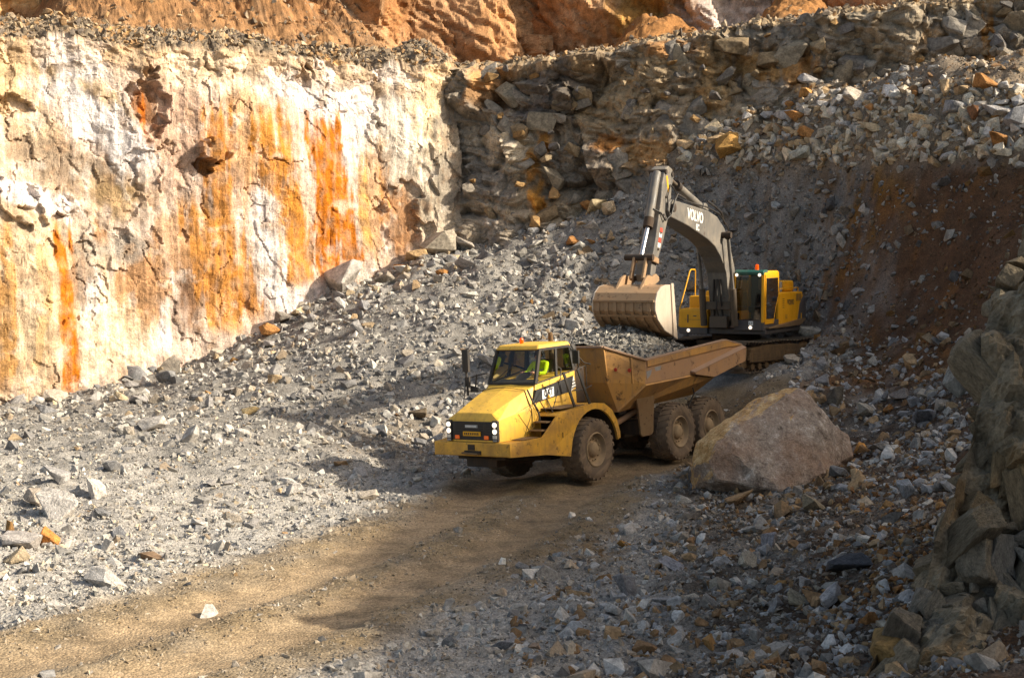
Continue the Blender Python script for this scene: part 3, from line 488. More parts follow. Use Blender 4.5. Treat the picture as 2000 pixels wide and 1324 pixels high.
bank(1500, (1560, 860, 1840, 1240), .05, .16, 2.2, [(126, 88, 54), (142, 100, 62), (106, 78, 54), (150, 116, 76), (116, 104, 92)], 'rusty_rubble', 'rust brown angular stones beside the foot of the right outcrop', 665, mask=lambda x, y, z: sst(.8, 2.6, x-np.interp(y, [16, 24, 32], [1.8, 3.8, 5.6])), clump=.4)
bank(1500, (1400, 660, 1950, 960), .08, .36, 2.2, [(150, 148, 148), (126, 124, 124), (166, 162, 158), (140, 116, 88)], 'hollow_rubble', 'grey blocks filling the hollow right of the giant boulder', 664, mask=off_road, clump=.5)
bank(5200, (-100, 800, 900, 1220), .05, .17, 2.6, [(186, 180, 170), (170, 164, 155), (200, 194, 184), (150, 146, 140), (190, 174, 150)], 'floor_rubble', 'pale angular stones on the sunlit floor left of the road', 667, shapes=LOW, mask=off_road, clump=.75)
bank(1500, (0, 470, 1000, 800), .14, .42, 2.0, G5+[(170, 150, 122)], 'foot_rubble', 'broken blocks heaped along the foot of the streaked wall', 666, mask=lambda x, y, z: sst(5.0, 1.0, lw_side(x, y)), clump=.2)
# (pixel x, pixel y of its middle, width in pixels, colour, label, squash)
SPEC = [(110, 985, 74, PALE, 'large pale angular block in the cluster at the lower left', (1, .9, 1.)), (42, 1050, 74, lin((160, 152, 146)), 'pale grey block beside the orange stone at the lower left', (1, .9, .8)), (95, 1052, 44, lin((196, 130, 72)), 'bright orange stone among grey blocks at the lower left', (1, .9, .7)), (185, 950, 50, PALE, 'upright pale block right of the lower left cluster', (.8, .8, 1.2)), (112, 938, 44, GR, 'grey block at the back of the lower left cluster', (1, 1, .9)), (72, 975, 40, lin((150, 138, 126)), 'small brownish block left of the large pale block', (1, 1, 1)), (35, 1088, 40, lin((150, 134, 112)), 'tan rounded stone below the pale block at the lower left', (1, 1, .9)), (205, 1132, 54, lin((168, 162, 156)), 'light grey wedge of rock on the flat gravel left of the road', (1.2, .9, .7)), (366, 1146, 20, DK, 'small dark stone at the left edge of the dirt road', (1, .8, .6)),
        (672, 540, 96, lin((176, 168, 160)), 'big light grey boulder heaped against the foot of the streaked wall', (1.1, .9, .85)), (610, 570, 44, lin((110, 92, 76)), 'dark brown block left of the big light boulder', (1, 1, .9)), (552, 622, 40, lin((128, 120, 112)), 'rounded grey boulder under the orange streaks', (1, 1, 1)), (462, 655, 56, lin((150, 138, 120)), 'flat slab at the foot of the orange streaks', (1.4, .8, .6)), (815, 505, 44, lin((178, 146, 108)), 'tan block where the pale wall meets the grey wall', (1, 1, 1.)), (858, 490, 60, lin((168, 156, 140)), 'large tan-grey block in the corner of the two walls', (1.2, 1, .8)), (905, 480, 52, lin((160, 150, 140)), 'grey block right of the corner block', (1.1, 1, .8)),
        (497, 802, 40, lin((184, 160, 120)), 'tan stone on the grey slope left of the truck', (1.2, 1, .7)), (536, 742, 38, lin((176, 150, 118)), 'beige stone high on the grey slope', (1.2, .9, .7)), (292, 822, 52, PALE, 'pale faceted block on the sunlit slope below the wall', (1.1, 1, .8)), (375, 855, 48, lin((170, 164, 158)), 'pale pointed block in the middle of the sunlit slope', (1, 1, 1)), (270, 775, 40, lin((160, 154, 150)), 'grey block just under the white part of the wall', (1, 1, .8)), (330, 715, 56, lin((150, 142, 130)), 'long grey slab at the wall foot', (1.4, .9, .6)), (820, 808, 40, lin((120, 104, 84)), 'brown stone left of the truck mirror', (1.2, 1, .7)),
        (1655, 1108, 70, DK, 'dark slate block on the shaded rubble', (1.2, .9, .7)), (1505, 1058, 46, lin((140, 136, 140)), 'tilted grey slab below the giant boulder', (.7, .7, 1.3)), (1768, 948, 50, lin((136, 140, 146)), 'tall blue-grey slab leaning right of the giant boulder', (.8, .6, 1.5)), (1218, 1145, 58, lin((126, 124, 126)), 'upright grey slab at the right edge of the road', (.9, .8, 1.2)), (1285, 1175, 44, GR, 'grey wedge beside the upright slab', (1.1, .9, .8)), (1310, 1105, 48, lin((140, 138, 142)), 'flat blue-grey stone above the upright slab', (1.3, .9, .6)), (975, 1258, 54, lin((132, 130, 132)), 'pair-topped grey stone at the bottom edge of the rubble', (1.2, .8, .7)), (1022, 1222, 30, lin((70, 70, 72)), 'small black stone at the bottom of the rubble bank', (1, .9, .8)), (1220, 1058, 30, lin((160, 118, 66)), 'small ochre stone on the brown verge', (1, .8, .8)),
        (1745, 1260, 120, lin((128, 104, 66)), 'large ochre block at the foot of the right outcrop', (1, .9, .9)), (1620, 1165, 56, lin((168, 164, 164)), 'white-grey angular stone right of the dark slate block', (1.2, .9, .7)), (1552, 1165, 46, lin((148, 136, 116)), 'tan-grey stone left of the white-grey one', (1, .9, 1)), (1460, 1100, 44, lin((160, 150, 134)), 'cream stone in the shaded rubble', (1.2, .9, .7)), (1590, 985, 56, lin((140, 128, 108)), 'tan flat stone under the giant boulder', (1.4, .9, .6)), (1440, 972, 54, lin((146, 118, 88)), 'rusty tan stone at the lower left foot of the giant boulder', (1.3, .9, .7)), (1505, 972, 34, lin((110, 100, 92)), 'round brown-grey stone under the giant boulder', (1, 1, 1)), (1678, 880, 30, lin((196, 140, 76)), 'orange-tipped stone right of the giant boulder', (1, .8, 1.2)),
        (1882, 728, 96, lin((136, 134, 128)), 'large smooth grey slab leaning against the right outcrop', (.8, .7, 1.3)), (1805, 812, 66, lin((118, 122, 130)), 'big blue-grey slab between the boulder and the outcrop', (1.2, .7, .9)), (1690, 808, 40, lin((156, 148, 136)), 'pale stone right of the giant boulder top', (1.2, 1, .7)), (1760, 770, 44, lin((130, 122, 116)), 'grey stone in the hollow below the earth slope', (1.2, 1, .7)), (1640, 770, 44, lin((90, 84, 76)), 'dark leaning stone behind the giant boulder', (1, .8, 1.1)), (1590, 645, 50, lin((160, 152, 140)), 'pale block at the rear of the excavator track', (1.2, 1, .8)),
        (1422, 298, 52, lin((164, 124, 70)), 'ochre-stained block at the left end of the rock ledge', (1.2, 1, .8)), (1902, 238, 34, lin((132, 92, 64)), 'reddish brown block standing at the right end of the ledge', (.8, .8, 1.4)), (1565, 322, 42, lin((168, 164, 150)), 'pale wedge hanging below the rock ledge', (1, .8, 1.)), (1512, 422, 30, lin((160, 160, 158)), 'flat pale stone on the dark slope above the excavator', (1.4, 1, .6)), (1572, 190, 30, lin((186, 138, 86)), 'orange-brown block on the ledge below the grey wall', (1, .9, 1.1)), (1700, 258, 44, lin((190, 170, 140)), 'cream block near the middle of the rock ledge', (1.4, .9, .8)), (1160, 412, 46, lin((178, 160, 128)), 'cream block on the heap left of the excavator arm', (1.2, 1, .9)), (1190, 412, 36, lin((186, 164, 136)), 'pale block touching the cream block on the heap', (1, 1, .8)), (1090, 425, 40, lin((186, 136, 76)), 'orange-tan block on top of the heap', (1.3, .9, .8)), (1180, 380, 40, lin((140, 130, 116)), 'brown-grey block behind the excavator arm tip', (1, 1, .9)), (1210, 350, 44, lin((160, 152, 134)), 'grey-green block just left of the arm top', (1.2, 1, 1))]
placed = []
for px, py, w, col, lab, sq in SPEC:
    d_ = ghit(px, py+w*.30*sq[2]); s = w/2*d_[1]/FPX/1.0; placed.append((d_[0], d_[1], s))
    tag(put_rock(d_, s*(1.65 if px < 260 and py > 900 else 1.32), col*(1.2 if px < 260 and py > 900 else 1.), dim=sq, sink=.2), lab, 'rock')
# angular blocks wedged in the broken grey face: parts of that face
def wedge_blocks():
    r = np.random.default_rng(640); t = r.uniform(.6, RW.L-.5, 60); top = np.interp(t, [0, 4.5, 10, 16, 24], [13.2, 13.4, 14.1, 14.8, 15.2]); fl = base_z(*(RW.pos(t, np.full(60, 10.), .3)[:, :2].T)); z = fl+(top-fl)*r.random(60)**.8
    P = RW.pos(t, z, .12+.1*r.random(60))
    for p, q in zip(P, r.random((60, 4))):
        o = put_rock(p, .2+.35*q[0]**2.2, lin([(140, 130, 118), (160, 140, 112), (118, 112, 108), (164, 130, 88)])[int(q[1]*4)]*(.75+.4*q[2]), name='rock_block', dim=(1.1, .8, .85), sink=.5); o.parent = cliff_right
    n = 120; t = r.uniform(.3, RW.L+1.5, n); top = np.interp(t, [0, 4.5, 10, 16, 24], [13.2, 13.4, 14.1, 14.8, 15.2]); fl = base_z(*(RW.pos(t, np.full(n, 10.), .3)[:, :2].T)); z = fl-.2+(top-fl)*r.random(n); P = RW.pos(t, z, -.06-.22*r.random(n))
    for p, q in zip(P, r.random((n, 7))):    # joint-bounded slabs still held in the face
        o = put_rock(p, .42+.6*q[0]**1.8, lin([(138, 130, 120), (144, 132, 114), (122, 116, 110), (144, 124, 98)])[int(q[1]*4)]*(.8+.35*q[2]), name='rock_block', dim=(.95, .6, .95), sink=.48, rot=(q[3]*1.2-.6, q[4]*2.4-1.2, -.25+q[5]*.7-.35)); o.parent = cliff_right
wedge_blocks()
def slab_mesh(seed):                     # joint-bounded block: a box with knocked corners
    r = np.random.default_rng(seed); P = []
    for x in (-1, 1):
        for y in (-1, 1):
            for z in (-1, 1):
                q = np.array([x, y, z])*(1+r.uniform(-.28, .12, 3))
                if r.random() < .35: P += [q*np.array([.45, 1, 1]), q*np.array([1, .5, 1]), q*np.array([1, 1, .55])]
                else: P.append(q)
    return big_rock(seed, sub=3, amp=.035, pts=P)
def outcrop_slabs():                     # the jointed blocks that make up the foreground outcrop
    r = np.random.default_rng(660); SL = [slab_mesh(800+i) for i in range(12)]; base = lin((120, 110, 94)); och = lin((120, 100, 72)); gry = lin((108, 107, 104)); u = -.05
    while u < 3.0:
        v = r.uniform(-.4, .0); wd = r.uniform(.10, .22)
        while v < OA[-1]-.9:
            ht = .16+.4*r.random()**1.6; w, dp = wd*r.uniform(.7, 1.3), r.uniform(.10, .22); p = oface(np.array([v+ht]), np.array([u+.05*r.normal()+.12*(v/6)]))[0]+ON*r.normal(-.02, .07)
            f1 = float(fbm(np.array([u*.8]), np.array([v*.5]), f=1., o=3, seed=178)[0]); f2_ = float(fbm(np.array([u*.7]), np.array([v*.5]), f=1., o=3, seed=179)[0]); col = base+(och-base)*np.clip(f1*2, 0, .9); col = col+(gry-col)*np.clip(f2_*2.2, 0, .9)
            o = bpy.data.objects.new('rock_block', SL[r.integers(0, 12)] if r.random() < .3 else BIG[r.integers(0, 16)]); COL.objects.link(o); o.location = p; o.scale = (w, dp, ht); o.rotation_euler = (-.30+r.normal(0, .12), .50+r.normal(0, .14), r.normal(0, .9)); o.color = (*(col*r.uniform(.8, 1.12)), 1); o.parent = outcrop
            v += ht*2*r.uniform(.42, .68)
        u += wd*2*r.uniform(.55, .8)
outcrop_slabs()
r_ = np.random.default_rng(650); px_, py_ = r_.uniform(1330, 2000, 1500), r_.uniform(170, 330, 1500); pp = np.array([ghit(a, b) for a, b in zip(px_[:900], py_[:900])]); pp = pp[pp[:, 2] > 8.3]; k_ = len(pp)
tag(scatter('ledge_rubble', pp, .12+.24*r_.random(k_)**2, lin(np.array([(190, 174, 152), (172, 164, 154), (200, 188, 168), (166, 140, 108)]))[r_.integers(0, 4, k_)]*r_.uniform(.7, 1.15, k_)[:, None], MID, r_), 'smaller warm grey rubble filling the ledge below the grey wall', 'rubble', kind='stuff')
# the many alike ones
CN = [('tan', (178, 150, 116)), ('rusty brown', (164, 116, 70)), ('cream', (196, 176, 146)), ('mid grey', (166, 160, 156)), ('pale grey', (190, 184, 178)), ('dark grey', (136, 134, 134)), ('brownish grey', (172, 160, 146))]
def many(n, box, smin, smax, where, group, warm=.1, seed=0, line=None, marks=None, dim=1.):
    r = np.random.default_rng(seed); c = 0; k = 0
    while c < n and k < n*40:
        k += 1
        if line is None: px, py = r.uniform(box[0], box[2]), r.uniform(box[1], box[3])
        else:
            u = r.random()*(len(line)-1); i = int(u); f = u-i; px = line[i][0]*(1-f)+line[i+1][0]*f+r.normal(0, box[0]); py = line[i][1]*(1-f)+line[i+1][1]*f+r.normal(0, box[1])
        p = ghit(px, py); a = np.array([p[0]]); b = np.array([p[1]])
        if p[1] > 60 or keepout(a, b)[0] or lw_side(a, b)[0] < -.2: continue
        tr, rd = zones(a, b)
        if rd[0] > .4 or tr[0] > .1: continue
        s = smin+(smax-smin)*r.random()**2.2
        if any((p[0]-q[0])**2+(p[1]-q[1])**2 < (.7*(s+q[2]))**2 for q in placed): continue
        placed.append((p[0], p[1], s)); cn, cc = CN[r.integers(0, 3)] if r.random() < warm else CN[r.integers(3, 7)]; cc = lin(cc)*r.uniform(.88, 1.1)*dim
        big = 'small' if s < smin+.12*(smax-smin) else ('large' if s > smin+.5*(smax-smin) else 'medium'); mk = next(m for lim, m in marks if px < lim)
        tag(put_rock(p, s, cc, dim=(r.uniform(.9, 1.3), r.uniform(.75, 1), r.uniform(.65, 1.)), sink=r.uniform(.1, .35)), f'{big} {cn} rock {where} {mk}', 'rock', group); c += 1
many(54, (40, 15), .22, .62, 'at the wall foot', 'rocks along the foot of the streaked wall', .2, 601, [(0, 800), (220, 752), (430, 690), (640, 590), (780, 530), (880, 500)], [(160, 'below the leftmost orange streak'), (330, 'below the white patch'), (500, 'below the wide brown and orange stain'), (700, 'below the twin orange streaks'), (9999, 'beside the wall corner')])
many(40, (0, 760, 860, 1080), .13, .34, 'on the sunlit slope', 'rocks on the sunlit slope', .08, 602, marks=[(180, 'at the left picture edge'), (380, 'left of centre'), (600, 'midway to the truck'), (9999, 'just left of the truck')])
many(76, (1340, 180, 1990, 320), .24, .62, 'on the ledge', 'rocks on the ledge', .45, 603, dim=1.18, marks=[(1480, 'at its left end'), (1620, 'above the excavator boom'), (1760, 'above the excavator cab'), (1880, 'right of the excavator'), (9999, 'at its right end')])
many(22, (1040, 390, 1300, 480), .2, .48, 'on the heap crest', 'rocks on the heap crest', .3, 604, marks=[(1130, 'under the dark wall corner'), (1210, 'left of the excavator arm'), (9999, 'behind the excavator arm')])
many(30, (1500, 680, 1880, 960), .14, .42, 'in shade', 'rocks behind the giant boulder', .15, 605, marks=[(1620, 'behind the giant boulder'), (1730, 'right of the giant boulder'), (9999, 'near the right outcrop')], dim=.85)
many(28, (1180, 960, 1820, 1310), .07, .2, 'in shaded rubble', 'rocks in the shaded foreground', .25, 606, marks=[(1350, 'beside the road'), (1520, 'below the boulder left end'), (1680, 'below the boulder right end'), (9999, 'at the outcrop foot')], dim=.85)
# the giant boulder beside the truck ----------------------------
def boulder():
    Y0 = 32.9; q = [(1352, 905, .0), (1362, 862, .25), (1470, 783, .95), (1535, 761, 1.25), (1562, 763, 1.1), (1600, 797, .9), (1655, 852, 1.0), (1662, 893, .8), (1384, 902, -.62), (1400, 864, -.5), (1535, 776, .7), (1398, 938, -.75), (1530, 960, -1.05), (1602, 928, -.3), (1360, 942, -.1), (1602, 818, .45), (1470, 955, -.6)]
    P = [at(a_, b_, Y0+d_) for a_, b_, d_ in q]; P += [p+np.array([.15, 1.5, -.6]) for p in P[:8]]+[p+np.array([0, .7, -.5]) for p in P[11:15]]
    c = np.mean(P, 0); c[2] = .3; me = big_rock(777, sub=5, amp=.03, pts=[p-c for p in P]); o = bpy.data.objects.new('boulder', me); COL.objects.link(o); o.location = c
    m, t, b, N, L = nodes('boulder_rock'); tc = N('ShaderNodeTexCoord').outputs['Object']
    n1 = tex(t, 'Noise', 1.1, 6, tc, .6); n2 = tex(t, 'Noise', 4.5, 10, tc, .78); n3 = tex(t, 'Noise', 26, 5, tc, .7)
    c1 = ramp(t, n2.outputs['Fac'], [(.36, tuple(lin((84, 70, 60)))), (.45, tuple(lin((144, 128, 115)))), (.54, tuple(lin((166, 151, 138)))), (.64, tuple(lin((216, 206, 196))))])
    pk = ramp(t, n1.outputs['Fac'], [(.42, (0, 0, 0)), (.6, (1, 1, 1))]); col = mixc(t, c1.outputs[0], tuple(lin((150, 112, 84))), mixc(t, (0, 0, 0), pk.outputs[0], .55))
    # weathered ochre skin on the faces that look up and to the left
    ge = N('ShaderNodeNewGeometry'); dp = N('ShaderNodeVectorMath'); dp.operation = 'DOT_PRODUCT'; dp.inputs[1].default_value = Vector((-.72, .12, .55)).normalized()
    L(ge.outputs['True Normal'], dp.inputs[0]); ad = N('ShaderNodeMath'); ad.operation = 'MULTIPLY_ADD'; L(n1.outputs['Fac'], ad.inputs[0]); ad.inputs[1].default_value = .6; L(dp.outputs['Value'], ad.inputs[2])
    mk = ramp(t, ad.outputs[0], [(.88, (0, 0, 0)), (1., (1, 1, 1))]); oc = ramp(t, n2.outputs['Fac'], [(.3, tuple(lin((120, 84, 44)))), (.48, tuple(lin((188, 146, 92)))), (.62, tuple(lin((220, 190, 144))))])
    col = mixc(t, col, oc.outputs[0], mk.outputs[0]); r3 = ramp(t, n3.outputs['Fac'], [(.3, g3(.7)), (.7, g3(1.25))]); col = mixc(t, col, r3.outputs[0], 1., 'MULTIPLY')
    L(col, b.inputs['Base Color']); b.inputs['Roughness'].default_value = .85; bp = N('ShaderNodeBump'); bp.inputs['Strength'].default_value = 1.; bp.inputs['Distance'].default_value = .09
    L(mixc(t, n2.outputs['Fac'], n3.outputs['Fac'], .35), bp.inputs['Height']); L(bp.outputs[0], b.inputs['Normal']); me.materials.clear(); me.materials.append(m)
    return tag(o, 'giant brown-grey boulder with an ochre skin on its left edge beside the truck', 'boulder')
boulder()
def debris():
    r = np.random.default_rng(670); L_ = np.array([(1345, 935), (1395, 958), (1470, 968), (1535, 975), (1605, 945), (1670, 905)]); u = r.random(260)*5; i = u.astype(int).clip(0, 4); f = (u-i)[:, None]; q = L_[i]*(1-f)+L_[i+1]*f+np.c_[r.normal(0, 10, 260), r.normal(4, 7, 260)]
    P = ghits(q[:, 0], q[:, 1]); s = .05+.2*r.random(len(P))**2.2; c = lin(np.array([(140, 134, 128), (120, 114, 108), (150, 122, 90), (112, 92, 72)]))[r.integers(0, 4, len(P))]*r.uniform(.75, 1.15, len(P))[:, None]
    tag(scatter('boulder_debris', P, s, c, MID, r), 'broken stones piled along the foot of the giant boulder', 'rubble', kind='stuff')
debris()
# ---------------------------------------------------------------- mesh builder for the machines
class MB:
    def __init__(s): s.v = []; s.f = []
    def add(s, V, F):
        k = len(s.v); s.v += [tuple(map(float, p)) for p in V]; s.f += [tuple(i+k for i in f) for f in F]; return s
    def hexa(s, p):                     # 8 points: bottom loop 0-3, top loop 4-7
        return s.add(p, [(3, 2, 1, 0), (4, 5, 6, 7), (0, 1, 5, 4), (1, 2, 6, 5), (2, 3, 7, 6), (3, 0, 4, 7)])
    def box(s, x0, x1, y0, y1, z0, z1):
        return s.hexa([(x0, y0, z0), (x1, y0, z0), (x1, y1, z0), (x0, y1, z0), (x0, y0, z1), (x1, y0, z1), (x1, y1, z1), (x0, y1, z1)])
    def bar(s, a, b, w, h, up=(0, 0, 1)):
        a, b = np.array(a, float), np.array(b, float); d = b-a; d /= np.linalg.norm(d); u = np.array(up, float); l = np.cross(u, d)
        if np.linalg.norm(l) < 1e-3: l = np.cross((1, 0, 0), d)
        l /= np.linalg.norm(l); u = np.cross(d, l); l = l*w/2; u = u*h/2
        return s.hexa([a-l-u, b-l-u, b+l-u, a+l-u, a-l+u, b-l+u, b+l+u, a+l+u])
    def prism(s, pts, y0, y1, yf=None):  # polygon in x,z pushed along y
        n = len(pts); V = [(x, y0, z) for x, z in pts]+[(x, y1, z) for x, z in pts]
        if yf: V = [(x, y+yf(x, z), z) for x, y, z in V]
        ar = sum(pts[i][0]*pts[(i+1) % n][1]-pts[(i+1) % n][0]*pts[i][1] for i in range(n))
        F = [tuple(range(n)), tuple(range(2*n-1, n-1, -1))]+[(i, i+n, (i+1) % n+n, (i+1) % n) for i in range(n)]
        if ar < 0: F = [f[::-1] for f in F]
        return s.add(V, F)
    def tube(s, pts, r, n=8, cap=True):
        P = [np.array(p, float) for p in pts]; rr = r if isinstance(r, (list, tuple)) else [r]*len(P); V = []; ref = None
        for i, p in enumerate(P):
            d = P[min(i+1, len(P)-1)]-P[max(i-1, 0)]; d /= np.linalg.norm(d)
            if ref is None: ref = np.cross(d, (0, 0, 1) if abs(d[2]) < .9 else (1, 0, 0))
            l = ref-d*(ref@d); l /= np.linalg.norm(l); ref = l; u = np.cross(d, l)
            V += [p+(l*math.cos(a)+u*math.sin(a))*rr[i] for a in [6.28318*k/n for k in range(n)]]
        F = [(i*n+k, i*n+(k+1) % n, (i+1)*n+(k+1) % n, (i+1)*n+k) for i in range(len(P)-1) for k in range(n)]
        if cap: F += [tuple(range(n-1, -1, -1)), tuple(range((len(P)-1)*n, len(P)*n))]
        return s.add(V, F)
    def lathe(s, prof, c, n=24, axis='y'):   # prof: (radius, offset along axis)
        V = []; c = np.array(c, float)
        for r, h in prof:
            for k in range(n):
                a = 6.28318*k/n; q = (r*math.cos(a), h, r*math.sin(a)) if axis == 'y' else ((r*math.cos(a), r*math.sin(a), h) if axis == 'z' else (h, r*math.cos(a), r*math.sin(a)))
                V.append(c+q)
        m = len(prof); F = [(i*n+k, i*n+(k+1) % n, (i+1)*n+(k+1) % n, (i+1)*n+k) for i in range(m-1) for k in range(n)]
        F += [tuple(range(n-1, -1, -1)), tuple(range((m-1)*n, m*n))]
        return s.add(V, F)
    def poly(s, pts): return s.add(pts, [tuple(range(len(pts)))])
    def mirror(s):
        k = len(s.v); s.v += [(x, -y, z) for x, y, z in s.v]; s.f += [tuple(i+k for i in f[::-1]) for f in s.f]; return s
    def build(s, name, mat, parent=None, bevel=0., smooth=False, solid=0., fn=None, seg=2, weld=False):
        me = bpy.data.meshes.new(name); V = [fn(*p) for p in s.v] if fn else s.v; me.from_pydata(V, [], s.f); bm = bmesh.new(); bm.from_mesh(me)
        if weld: bmesh.ops.remove_doubles(bm, verts=bm.verts, dist=.002)
        bmesh.ops.recalc_face_normals(bm, faces=bm.faces); bm.to_mesh(me); bm.free()
        o = link(name, me, mat, parent)
        if smooth: me.polygons.foreach_set('use_smooth', [True]*len(me.polygons)); me.set_sharp_from_angle(angle=math.radians(38))
        if solid: md = o.modifiers.new('solid', 'SOLIDIFY'); md.thickness = solid; md.offset = -1
        if bevel: md = o.modifiers.new('bevel', 'BEVEL'); md.width = bevel; md.segments = seg; md.limit_method = 'ANGLE'; md.angle_limit = math.radians(28)
        return o
def empty(name, R, o):
    e = bpy.data.objects.new(name, None); COL.objects.link(e); e.matrix_world = Matrix([[*R[0], o[0]], [*R[1], o[1]], [*R[2], o[2]], [0, 0, 0, 1]]); e.empty_display_size = .2; return e
def text_mesh(name, body, size, mat, parent, origin, xdir, ydir, align='CENTER', space=1., bold=.0, sx=1.):
    cu = bpy.data.curves.new(name, 'FONT'); cu.body = body; cu.size = size; cu.align_x = align; cu.align_y = 'CENTER'; cu.space_character = space; cu.offset = bold; cu.extrude = .0
    tmp = bpy.data.objects.new('tmp', cu); COL.objects.link(tmp); dg = bpy.context.evaluated_depsgraph_get(); me = bpy.data.meshes.new_from_object(tmp.evaluated_get(dg)); bpy.data.objects.remove(tmp); bpy.data.curves.remove(cu); me.name = name
    X, Y, O = Vector(xdir).normalized(), Vector(ydir).normalized(), Vector(origin)
    for v in me.vertices: v.co = O+X*v.co.x*sx+Y*v.co.y
    me.materials.clear(); return link(name, me, mat, parent)
# ---------------------------------------------------------------- machine materials
def paint_mat(name, col, rough=.45, dirt=.5, dirtcol=(120, 92, 64), scale=1.6, spec=.5, rust=0., metal=0., low=None):
    """painted or bare steel with dust, grime and scuffs; low=(z0,z1): mud thrown up on the lower part"""
    m, t, b, N, L = nodes(name); tc = N('ShaderNodeTexCoord').outputs['Object']
    n1 = tex(t, 'Noise', scale, 6, tc, .65); n2 = tex(t, 'Noise', scale*9, 4, tc, .7); base = tuple(lin(col)); d = tuple(lin(dirtcol))
    f = ramp(t, n1.outputs['Fac'], [(.42, g3(.15*dirt)), (.7, g3(min(1, 1.1*dirt)))]); mk = mixc(t, f.outputs[0], n2.outputs['Fac'], .35, 'MULTIPLY')
    c = mixc(t, base, d, mk)
    mp = N('ShaderNodeMapping'); mp.inputs['Scale'].default_value = (7, 7, .7); L(tc, mp.inputs[0]); n4 = tex(t, 'Noise', 1.3, 4, mp.outputs[0], .7); r4 = ramp(t, n4.outputs['Fac'], [(.5, g3(0)), (.72, g3(min(.75, .55*dirt+.1)))]); c = mixc(t, c, d, r4.outputs[0])
    if low:
        sx = N('ShaderNodeSeparateXYZ'); L(tc, sx.inputs[0]); mr = N('ShaderNodeMapRange'); L(sx.outputs[2], mr.inputs[0]); mr.inputs[1].default_value = low[1]; mr.inputs[2].default_value = low[0]
        mm = N('ShaderNodeMath'); mm.operation = 'MULTIPLY'; L(mr.outputs[0], mm.inputs[0]); L(n1.outputs['Fac'], mm.inputs[1]); rr = ramp(t, mm.outputs[0], [(.2, g3(0)), (.55, g3(.8))]); c = mixc(t, c, d, rr.outputs[0])
    if rust:
        n3 = tex(t, 'Noise', scale*3.1, 5, tc, .75); r3 = ramp(t, n3.outputs['Fac'], [(.60-.1*rust, g3(0)), (.70-.08*rust, g3(.9))]); c = mixc(t, c, tuple(lin((74, 50, 34))), r3.outputs[0])
    L(c, b.inputs['Base Color']); rr = ramp(t, n1.outputs['Fac'], [(.3, g3(rough)), (.75, g3(min(1, rough+.35)))]); L(rr.outputs[0], b.inputs['Roughness'])
    b.inputs['Specular IOR Level'].default_value = spec; b.inputs['Metallic'].default_value = metal
    bp = N('ShaderNodeBump'); bp.inputs['Strength'].default_value = .15; bp.inputs['Distance'].default_value = .01; L(n2.outputs['Fac'], bp.inputs['Height']); L(bp.outputs[0], b.inputs['Normal']); return m
M['yel'] = paint_mat('truck_yellow', (240, 190, 74), .42, .55, (166, 124, 74), 1.9, rust=.05)
M['yelm'] = paint_mat('truck_yellow_muddy', (226, 168, 58), .5, .75, (140, 104, 66), 2.0, rust=.22, low=(.5, 1.5))
M['bed'] = paint_mat('bed_steel', (200, 146, 74), .6, .9, (140, 110, 84), 1.0, rust=.25)
M['bedlip'] = paint_mat('bed_dusty_lip', (168, 134, 108), .75, 1.0, (156, 128, 106), 1.5)
M['bedw'] = paint_mat('bed_worn_side', (178, 134, 92), .65, 1.0, (156, 124, 100), .9, rust=.2)
M['blk'] = paint_mat('black_plastic', (30, 29, 30), .5, .35, (96, 80, 64), 2.)
M['dark'] = paint_mat('dark_chassis', (40, 34, 30), .7, .9, (84, 64, 46), 2., rust=.3)
M['mud'] = paint_mat('muddy_steel', (120, 96, 66), .85, 1.2, (112, 84, 56), 2.2, rust=.35)
M['tyre'] = paint_mat('dusty_tyre', (92, 80, 70), .9, 1.2, (142, 120, 98), 3., spec=.2)
M['rim'] = paint_mat('dusty_rim', (158, 134, 102), .7, .9, (132, 110, 88), 3.)
M['chrome'] = paint_mat('cylinder_rod', (206, 206, 208), .2, .15, (120, 110, 100), 2., metal=.9)
M['white'] = paint_mat('white_print', (232, 230, 226), .5, .2, (170, 150, 130), 3.)
M['blackprint'] = paint_mat('black_print', (26, 25, 27), .5, .2, (90, 80, 70), 3.)
M['red'] = paint_mat('red_print', (200, 60, 40), .5, .3, (150, 100, 80), 3.)
M['yplate'] = paint_mat('yellow_plate', (236, 170, 30), .5, .2, (160, 110, 50), 3.)
M['gplate'] = paint_mat('grey_plate', (150, 148, 146), .5, .3, (100, 90, 80), 3.)
M['seat'] = paint_mat('seat_fabric', (64, 58, 52), .9, .3, (90, 80, 66), 4.)
def lamp_mat(name, col, e):
    m, t, b, N, L = nodes(name); b.inputs['Base Color'].default_value = (*lin(col), 1); b.inputs['Roughness'].default_value = .2
    b.inputs['Emission Color'].default_value = (*lin(col), 1); b.inputs['Emission Strength'].default_value = e; return m
M['lamp'] = lamp_mat('lit_lamp', (255, 240, 225), .9); M['lens'] = lamp_mat('lamp_lens', (206, 196, 184), 0.); M['amber'] = lamp_mat('amber_lens', (226, 96, 20), 0.12); M['beacon'] = lamp_mat('orange_beacon', (240, 84, 14), .35)
